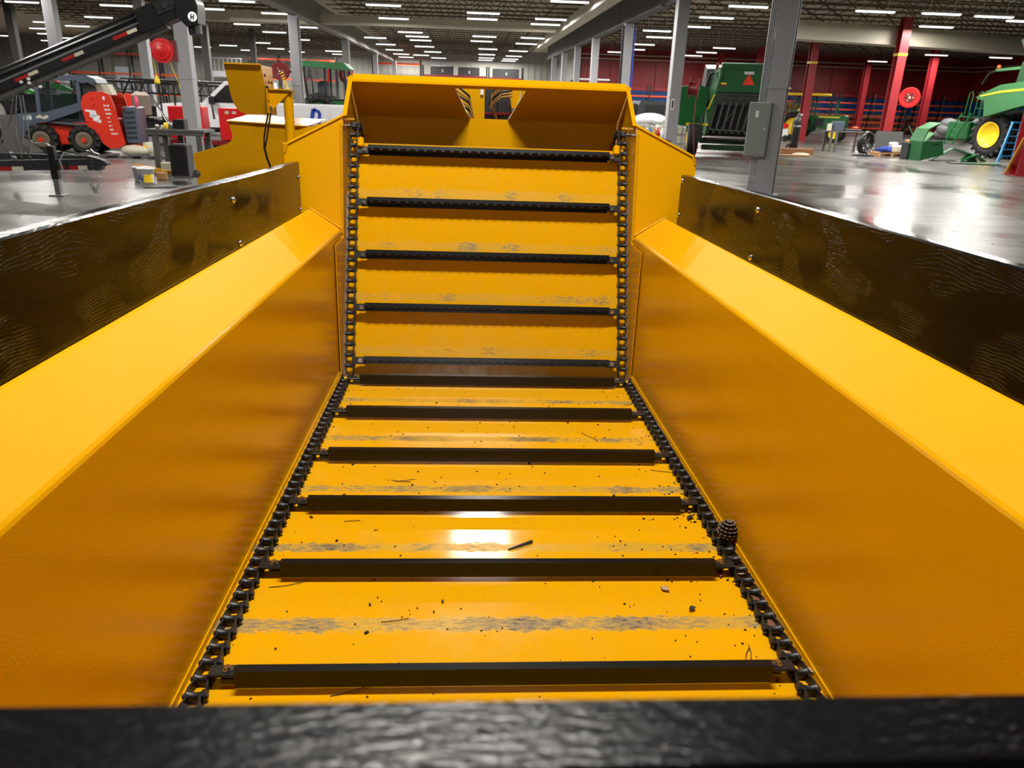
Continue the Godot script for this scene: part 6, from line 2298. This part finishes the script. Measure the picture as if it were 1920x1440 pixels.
func right_floor_things() -> void:
	# removed green shields on the floor before the combine
	var o := thing("green_shield", "big curved green harvester shield standing on its edge by the grey crate", "shield", Vector3(17.308, 0, -28.699))
	var s := sf()
	bent(s, [[Vector3(-0.25, 0.0, 0.0), Vector3(-0.25, 0.0, -0.9)], [Vector3(-0.28, 0.7, 0.0), Vector3(-0.28, 0.7, -0.9)], [Vector3(-0.1, 1.15, -0.05), Vector3(-0.1, 1.15, -0.9)], [Vector3(0.35, 1.38, -0.1), Vector3(0.35, 1.38, -0.9)]], 0.04)
	bent(s, [[Vector3(-0.25, 0.0, 0.0), Vector3(0.6, 0.25, 0.05)], [Vector3(-0.28, 0.7, 0.0), Vector3(0.45, 0.75, 0.05)]], 0.04)
	part(o, "shell", s, M.bright_green.duplicate())
	(o.get_child(0) as MeshInstance3D).material_override = mat(Color(0.07, 0.34, 0.16), 0.4)
	s = sf()
	bx(s, Vector3(0.25, 0.62, 0.1), Vector3(0.2, 0.03, 0.03))
	part(o, "slot", s, M.black)
	o = thing("green_shield", "folded pale green panel lying flat on the floor before the dual wheels", "shield", Vector3(18.377, 0, -29.069))
	s = sf()
	bent(s, [[Vector3(-0.9, 0.02, 0.3), Vector3(-0.5, 0.02, -0.4)], [Vector3(0.0, 0.5, 0.25), Vector3(0.3, 0.45, -0.45)], [Vector3(0.9, 0.28, 0.2), Vector3(0.9, 0.25, -0.4)], [Vector3(1.1, 0.02, 0.2), Vector3(1.1, 0.02, -0.4)]], 0.04)
	part(o, "panel", s, M.pale_green)
	s = sf()
	bent(s, [[Vector3(0.2, 0.02, 0.45), Vector3(0.3, 0.02, 0.1)], [Vector3(0.9, 0.3, 0.35), Vector3(0.9, 0.3, 0.0)], [Vector3(1.35, 0.05, 0.35), Vector3(1.35, 0.05, 0.0)]], 0.04)
	part(o, "flap", s, M.green)
	o = thing("green_divider", "pointed pale green crop divider sticking up behind the grey crate", "shield", Vector3(18.021, 0, -30.554))
	s = sf()
	bent(s, [[Vector3(-0.55, 1.22, 0.0), Vector3(-0.50, 1.18, -0.1)], [Vector3(-0.3, 0.72, 0.1), Vector3(-0.1, 0.9, -0.4)], [Vector3(0.05, 0.55, 0.1), Vector3(0.2, 0.75, -0.4)]], 0.03)
	bent(s, [[Vector3(0.05, 0.55, 0.1), Vector3(0.2, 0.75, -0.4)], [Vector3(0.5, 0.95, 0.05), Vector3(0.5, 1.0, -0.3)]], 0.03)
	part(o, "point", s, M.pale_green)
	s = sf()
	beam(s, Vector3(0.05, 0.0, -0.1), Vector3(0.05, 0.6, -0.1), 0.06, 0.06)
	part(o, "stand", s, M.dark_green)
	for q in [[1795, 307, 0.7, 0.4, 0.3, "dark scrap panel on the floor by the green panel"], [1835, 308, 1.3, 0.35, -0.1, "long pale flat panel lying on the floor"]]:
		s = sf()
		var c: Vector3 = Vector3(17.935, 0, -27.695) if q[0] < 1800 else Vector3(18.662, 0, -27.469)
		bx(s, c + Vector3(0, 0.025, 0), Vector3(q[2], 0.04, q[3]), Basis(Vector3.UP, q[4]))
		tag(part(self, "scrap_panel", s, M.dark_grey if q[0] < 1800 else M.pale_green), q[5], "panel")
	o = thing("grey_crate", "grey plastic crate with a torn carton on top beside the green shield", "crate", Vector3(17.236, 0, -29.716))
	s = sf()
	cbx(s, Vector3(0, 0.3, 0), Vector3(0.56, 0.58, 0.5), 0.03)
	part(o, "box", s, M.charcoal)
	s = sf()
	cbx(s, Vector3(0, 0.58, 0), Vector3(0.6, 0.06, 0.54), 0.02)
	part(o, "rim", s, M.charcoal)
	s = sf()
	cbx(s, Vector3(17.236, 0, -29.716) + Vector3(0.02, 0.66, 0), Vector3(0.46, 0.1, 0.36), 0.02)
	tag(part(self, "carton", s, M.wood), "torn brown carton on the grey crate", "carton")
	# pallet with blue tarp and parts
	o = thing("pallet", "wooden pallet carrying a blue tarp before the steel sheet", "pallet", Vector3(17.275, 0, -31.435), -0.1)
	for x in [-0.5, 0.0, 0.5]:
		s = sf()
		bx(s, Vector3(x, 0.05, 0), Vector3(0.08, 0.1, 0.9))
		part(o, "runner", s, M.wood)
	for z in 6:
		s = sf()
		bx(s, Vector3(0, 0.115, -0.4 + z * 0.16), Vector3(1.15, 0.025, 0.1))
		part(o, "slat", s, M.wood)
	var p := Vector3(17.275, 0, -31.435)
	s = sf()
	rng.seed = 5
	for k in 12:
		ball(s, p + Vector3(rng.randf_range(-0.42, 0.02), 0.17 + rng.randf_range(0.0, 0.14), rng.randf_range(-0.05, 0.3)), Vector3(rng.randf_range(0.08, 0.2), rng.randf_range(0.05, 0.1), rng.randf_range(0.06, 0.14)), 8)
	tag(part(self, "tarp", s, M.cloth), "crumpled blue tarp on the wooden pallet", "tarp")
	s = sf()
	cbx(s, p + Vector3(0.25, 0.28, 0.1), Vector3(0.5, 0.28, 0.4), 0.04)
	tag(part(self, "parts_box", s, M.offwhite), "pale box of parts on the wooden pallet", "box")
	s = sf()
	cbx(s, p + Vector3(0.15, 0.48, 0.05), Vector3(0.3, 0.12, 0.24), 0.03)
	tag(part(self, "white_pouch", s, M.white), "white pouch on top of the pale parts box", "pouch")
	s = sf()
	bx(s, Vector3(18.383, 0, -33.452) + Vector3(0.0, 0.45, -0.1), Vector3(1.2, 0.9, 0.02), Basis(Vector3.RIGHT, -0.12))
	tag(part(self, "steel_sheet", s, mat(Color(0.30, 0.30, 0.30), 0.5, 0.3)), "bare grey steel sheet leaning upright behind the pallet", "sheet")
	# drum fan
	o = thing("drum_fan", "black drum fan on a low stand at the end of the steel bench", "fan", Vector3(15.824, 0, -30.588), 0.5)
	s = sf()
	lathe(s, [[0.36, -0.12], [0.42, -0.1], [0.44, 0.0], [0.42, 0.1], [0.36, 0.12], [0.34, 0.0], [0.36, -0.12]], Transform3D(Basis(Vector3.RIGHT, PI / 2).scaled(Vector3(1, 1, 1)), Vector3(0, 0.52, 0)), 28)
	part(o, "drum", s, M.black)
	for k in 5:
		s = sf()
		beam(s, Vector3(0, 0.52, 0), Vector3(cos(k * TAU / 5) * 0.33, 0.52 + sin(k * TAU / 5) * 0.33, 0), 0.14, 0.012, Vector3(0, 0.4, 1))
		part(o, "blade", s, M.charcoal)
	s = sf()
	beam(s, Vector3(-0.3, 0.03, 0.25), Vector3(0.3, 0.03, 0.25), 0.05, 0.05)
	beam(s, Vector3(-0.3, 0.03, -0.25), Vector3(0.3, 0.03, -0.25), 0.05, 0.05)
	beam(s, Vector3(-0.3, 0.03, -0.25), Vector3(-0.3, 0.03, 0.25), 0.05, 0.05)
	beam(s, Vector3(0.3, 0.03, -0.25), Vector3(0.3, 0.03, 0.25), 0.05, 0.05)
	beam(s, Vector3(0, 0.03, 0.2), Vector3(0, 0.3, 0.0), 0.06, 0.06)
	part(o, "stand", s, M.charcoal)
	# steel bench
	o = thing("steel_bench", "dark steel bench with a grey machine box before the canopy tractor", "bench", Vector3(16.065, 0, -32.84))
	s = sf()
	cbx(s, Vector3(0.05, 0.84, -0.3), Vector3(1.6, 0.06, 0.7), 0.01)
	part(o, "top", s, M.dark_grey)
	for q in [[-0.62, 0.0], [-0.4, 0.02], [0.75, 0.0], [-0.62, -0.6], [0.75, -0.6]]:
		s = sf()
		bx(s, Vector3(q[0], 0.42, q[1]), Vector3(0.09, 0.84, 0.07))
		part(o, "leg", s, M.dark_grey)
	p = Vector3(16.065, 0, -32.84)
	s = sf()
	cbx(s, p + Vector3(-0.32, 1.06, -0.25), Vector3(0.44, 0.38, 0.36), 0.02)
	tag(part(self, "machine_box", s, M.slate), "grey blue machine box standing on the dark steel bench", "box")
	s = sf()
	cbx(s, p + Vector3(-0.66, 1.0, -0.25), Vector3(0.14, 0.3, 0.2), 0.02)
	tag(part(self, "paint_can", s, M.offwhite), "pale can at the end of the dark steel bench", "can")
	s = sf()
	cbx(s, p + Vector3(0.35, 0.91, -0.25), Vector3(0.75, 0.08, 0.3), 0.02)
	tag(part(self, "bench_tool", s, M.charcoal), "dark tools spread on the steel bench", "tool")
	s = sf()
	ball(s, p + Vector3(0.5, 1.0, -0.3), Vector3(0.16, 0.06, 0.1), 10)
	tag(part(self, "rag", s, M.orange), "orange rag lying on the steel bench", "rag")
	# gas cylinder on its cart
	o = thing("gas_cylinder", "tall black gas cylinder on a two-wheel cart beside the red column", "gas cylinder", Vector3(13.927, 0, -32.952))
	s = sf()
	lathe(s, [[0.0, 0.03], [0.15, 0.03], [0.15, 1.18], [0.12, 1.32], [0.05, 1.4], [0.05, 1.5], [0.0, 1.5]], Transform3D(), 16)
	part(o, "bottle", s, M.black)
	s = sf()
	lathe(s, [[0.152, 0.98], [0.156, 1.0], [0.152, 1.04]], Transform3D(), 16)
	part(o, "strap", s, M.grey_paint)
	s = sf()
	tube(s, [Vector3(-0.25, 0.1, 0.1), Vector3(-0.2, 1.15, 0.0), Vector3(-0.1, 1.3, 0.0)], 0.02, 6)
	tube(s, [Vector3(-0.12, 0.1, 0.18), Vector3(-0.1, 1.2, 0.1)], 0.02, 6)
	part(o, "cart_frame", s, M.black)
	s = sf()
	tyre(s, Vector3(-0.28, 0.15, 0.12), 0.15, 0.07, 0.06, Vector3(0.3, 0, 1))
	part(o, "cart_wheel", s, M.rubber)
	s = sf()
	tube(s, [Vector3(0, 1.5, 0), Vector3(0.12, 1.45, 0.1), Vector3(0.02, 1.42, 0.16)], 0.04, 8)
	part(o, "regulator", s, M.steel)
	o = thing("floor_sweeper", "white and red floor machine half hidden behind the grey switch column", "machine", Vector3(17.314, 0, -42.672))
	s = sf()
	cbx(s, Vector3(0, 0.42, 0), Vector3(0.42, 0.4, 0.5), 0.05)
	part(o, "body", s, M.white)
	s = sf()
	cbx(s, Vector3(0.02, 0.78, 0), Vector3(0.34, 0.24, 0.4), 0.06)
	part(o, "engine", s, M.red)
	s = sf()
	tyre(s, Vector3(0.05, 0.16, 0.25), 0.16, 0.12, 0.07)
	part(o, "wheel", s, M.rubber)
	# timber on the floor
	for q in [[1502, 290, 1.3, 0.22, "thick"], [1490, 294, 1.5, 0.06, "thin"]]:
		s = sf()
		var c: Vector3 = Vector3(13.135, 0, -30.719) if q[0] > 1495 else Vector3(12.191, 0, -29.209)
		cbx(s, c + Vector3(0, q[3] / 2, 0), Vector3(q[2], q[3], 0.25), 0.01)
		tag(part(self, "timber", s, M.brown if q[0] > 1495 else M.wood), "%s timber beam on the floor by the switch column" % q[4], "timber")
	s = sf()
	ball(s, Vector3(12.762, 0, -29.426) + Vector3(0, 0.06, 0), Vector3(0.35, 0.07, 0.18), 10)
	tag(part(self, "rag", s, M.offwhite), "pale rag on the floor before the thick timber beam", "rag")
	# ladder and pole at the near red column
	o = thing("step_ladder", "blue step ladder standing behind the nearest red column", "ladder", Vector3(20.9, 0, -29.4))
	for x in [-0.28, 0.28]:
		s = sf()
		beam(s, Vector3(x - 0.02 - 0.2, 0.0, 0.3), Vector3(x * 0.6 + 0.12, 1.45, 0.0), 0.05, 0.07)
		part(o, "rail", s, M.light_blue)
		s = sf()
		beam(s, Vector3(x + 0.35, 0.0, -0.4), Vector3(x * 0.6 + 0.14, 1.42, 0.0), 0.03, 0.05)
		part(o, "rear_rail", s, M.light_blue)
	for k in 5:
		s = sf()
		var u := (k + 1) / 6.0
		var xx := lerpf(-0.22, 0.12, u)
		beam(s, Vector3(xx - 0.28 * (1.0 - 0.4 * u), 1.45 * u, 0.3 * (1.0 - u)), Vector3(xx + 0.28 * (1.0 - 0.4 * u), 1.45 * u, 0.3 * (1.0 - u)), 0.08, 0.03)
		part(o, "step", s, M.light_blue)
	s = sf()
	bx(s, Vector3(0.14, 1.47, 0), Vector3(0.4, 0.04, 0.2))
	part(o, "top_cap", s, M.light_blue)
	s = sf()
	beam(s, Vector3(16.701, 0, -23.307) + Vector3(0, 0.0, 0), Vector3(16.6, 1.1, -22.72), 0.07, 0.07)
	tag(part(self, "wooden_pole", s, mat(Color(0.72, 0.50, 0.10), 0.6)), "ochre pole leaning against the nearest red column", "pole")
	var c := Vector3(18.203, 1.416, -34)
	open_reel(Vector3(19.2, 2.3, -34.05), 0.42, "bright red open reel on the red column behind the steel sheet", M.red, -0.5)

func long_racks() -> void:
	# orange rails and black arms of the steel racks before the red wall
	for q in [[14.0, 5.2, "behind the baler and grey column"], [21.5, 8.5, "behind the canopy tractor"], [30.5, 8.5, "between the far red columns"], [37.5, 4.5, "in the red corner"]]:
		var o := thing("steel_rack", "orange and black steel storage rack " + q[2], "rack", Vector3(q[0], 0, ZR + 1.6))
		for y in [0.35, 0.8, 1.25, 1.7, 2.2]:
			var s := sf()
			bx(s, Vector3(0, y, 0.5), Vector3(q[1], 0.12, 0.06))
			part(o, "rail", s, M.orange if y > 0.3 else M.red_steel)
		for y in [0.55, 1.0, 2.75]:
			var s := sf()
			bx(s, Vector3(0, y, -0.5), Vector3(q[1], 0.12, 0.06))
			part(o, "rear_rail", s, M.red_steel)
		var n := int(q[1] / 2.2) + 1
		for k in n:
			var s := sf()
			var x: float = -q[1] / 2 + 0.2 + k * (q[1] - 0.4) / (n - 1)
			for z in [-0.5, 0.5]:
				beam(s, Vector3(x - 0.1, 0.0, z), Vector3(x + 0.1, 3.0, z), 0.09, 0.09)
			beam(s, Vector3(x, 0.2, -0.5), Vector3(x + 0.1, 1.5, 0.5), 0.05, 0.05)
			beam(s, Vector3(x + 0.3, 0.4, 0.5), Vector3(x + 0.35, 2.9, 0.4), 0.07, 0.07)
			part(o, "upright", s, M.black)
	var k := 0
	for q in [[18.5, "heap of yellow straps on the rack behind the canopy tractor"], [24.5, "second heap of yellow straps further along the rack"]]:
		var o := thing("strap_heap", q[1], "straps", Vector3(q[0], 1.35, ZR + 2.3))
		rng.seed = 40 + k
		for m in 26:
			var s := sf()
			var a := Vector3(rng.randf_range(-1.6, 1.6), rng.randf_range(0.0, 0.5), rng.randf_range(-0.2, 0.2))
			var b := a + Vector3(rng.randf_range(-0.9, 0.9), rng.randf_range(0.1, 0.5), rng.randf_range(-0.1, 0.2))
			var c := b + Vector3(rng.randf_range(0.2, 1.0), rng.randf_range(-0.4, 0.1), 0.0)
			tube(s, [a, (a + b) / 2 + Vector3(0, 0.1, 0), b, c], 0.035, 5)
			part(o, "strap", s, M.rope)
		k += 1
	var s := sf()
	for y in [0.05, 0.16, 0.28]:
		bx(s, Vector3(26.0, y, ZR + 3.6), Vector3(5.0, 0.1, 0.4))
	tag(part(self, "pipe_bundle", s, M.steel), "bundle of pale steel profiles lying before the racks", "profiles")
	for q in [[32.4, "first"], [34.9, "second"], [37.4, "third"]]:
		s = sf()
		rng.seed = int(q[0] * 10)
		ball(s, Vector3(q[0], 0.35, -52.0), Vector3(0.9, 0.36, 0.6), 12)
		for m in 7:
			ball(s, Vector3(q[0] + rng.randf_range(-0.55, 0.55), rng.randf_range(0.3, 1.2), -52.0 + rng.randf_range(-0.4, 0.4)), Vector3(rng.randf_range(0.4, 0.6), rng.randf_range(0.3, 0.45), 0.5), 10)
		tag(part(self, "wrapped_bale", s, M.grey_paint), "%s grey wrapped heap behind the green divider" % q[1], "bundle")
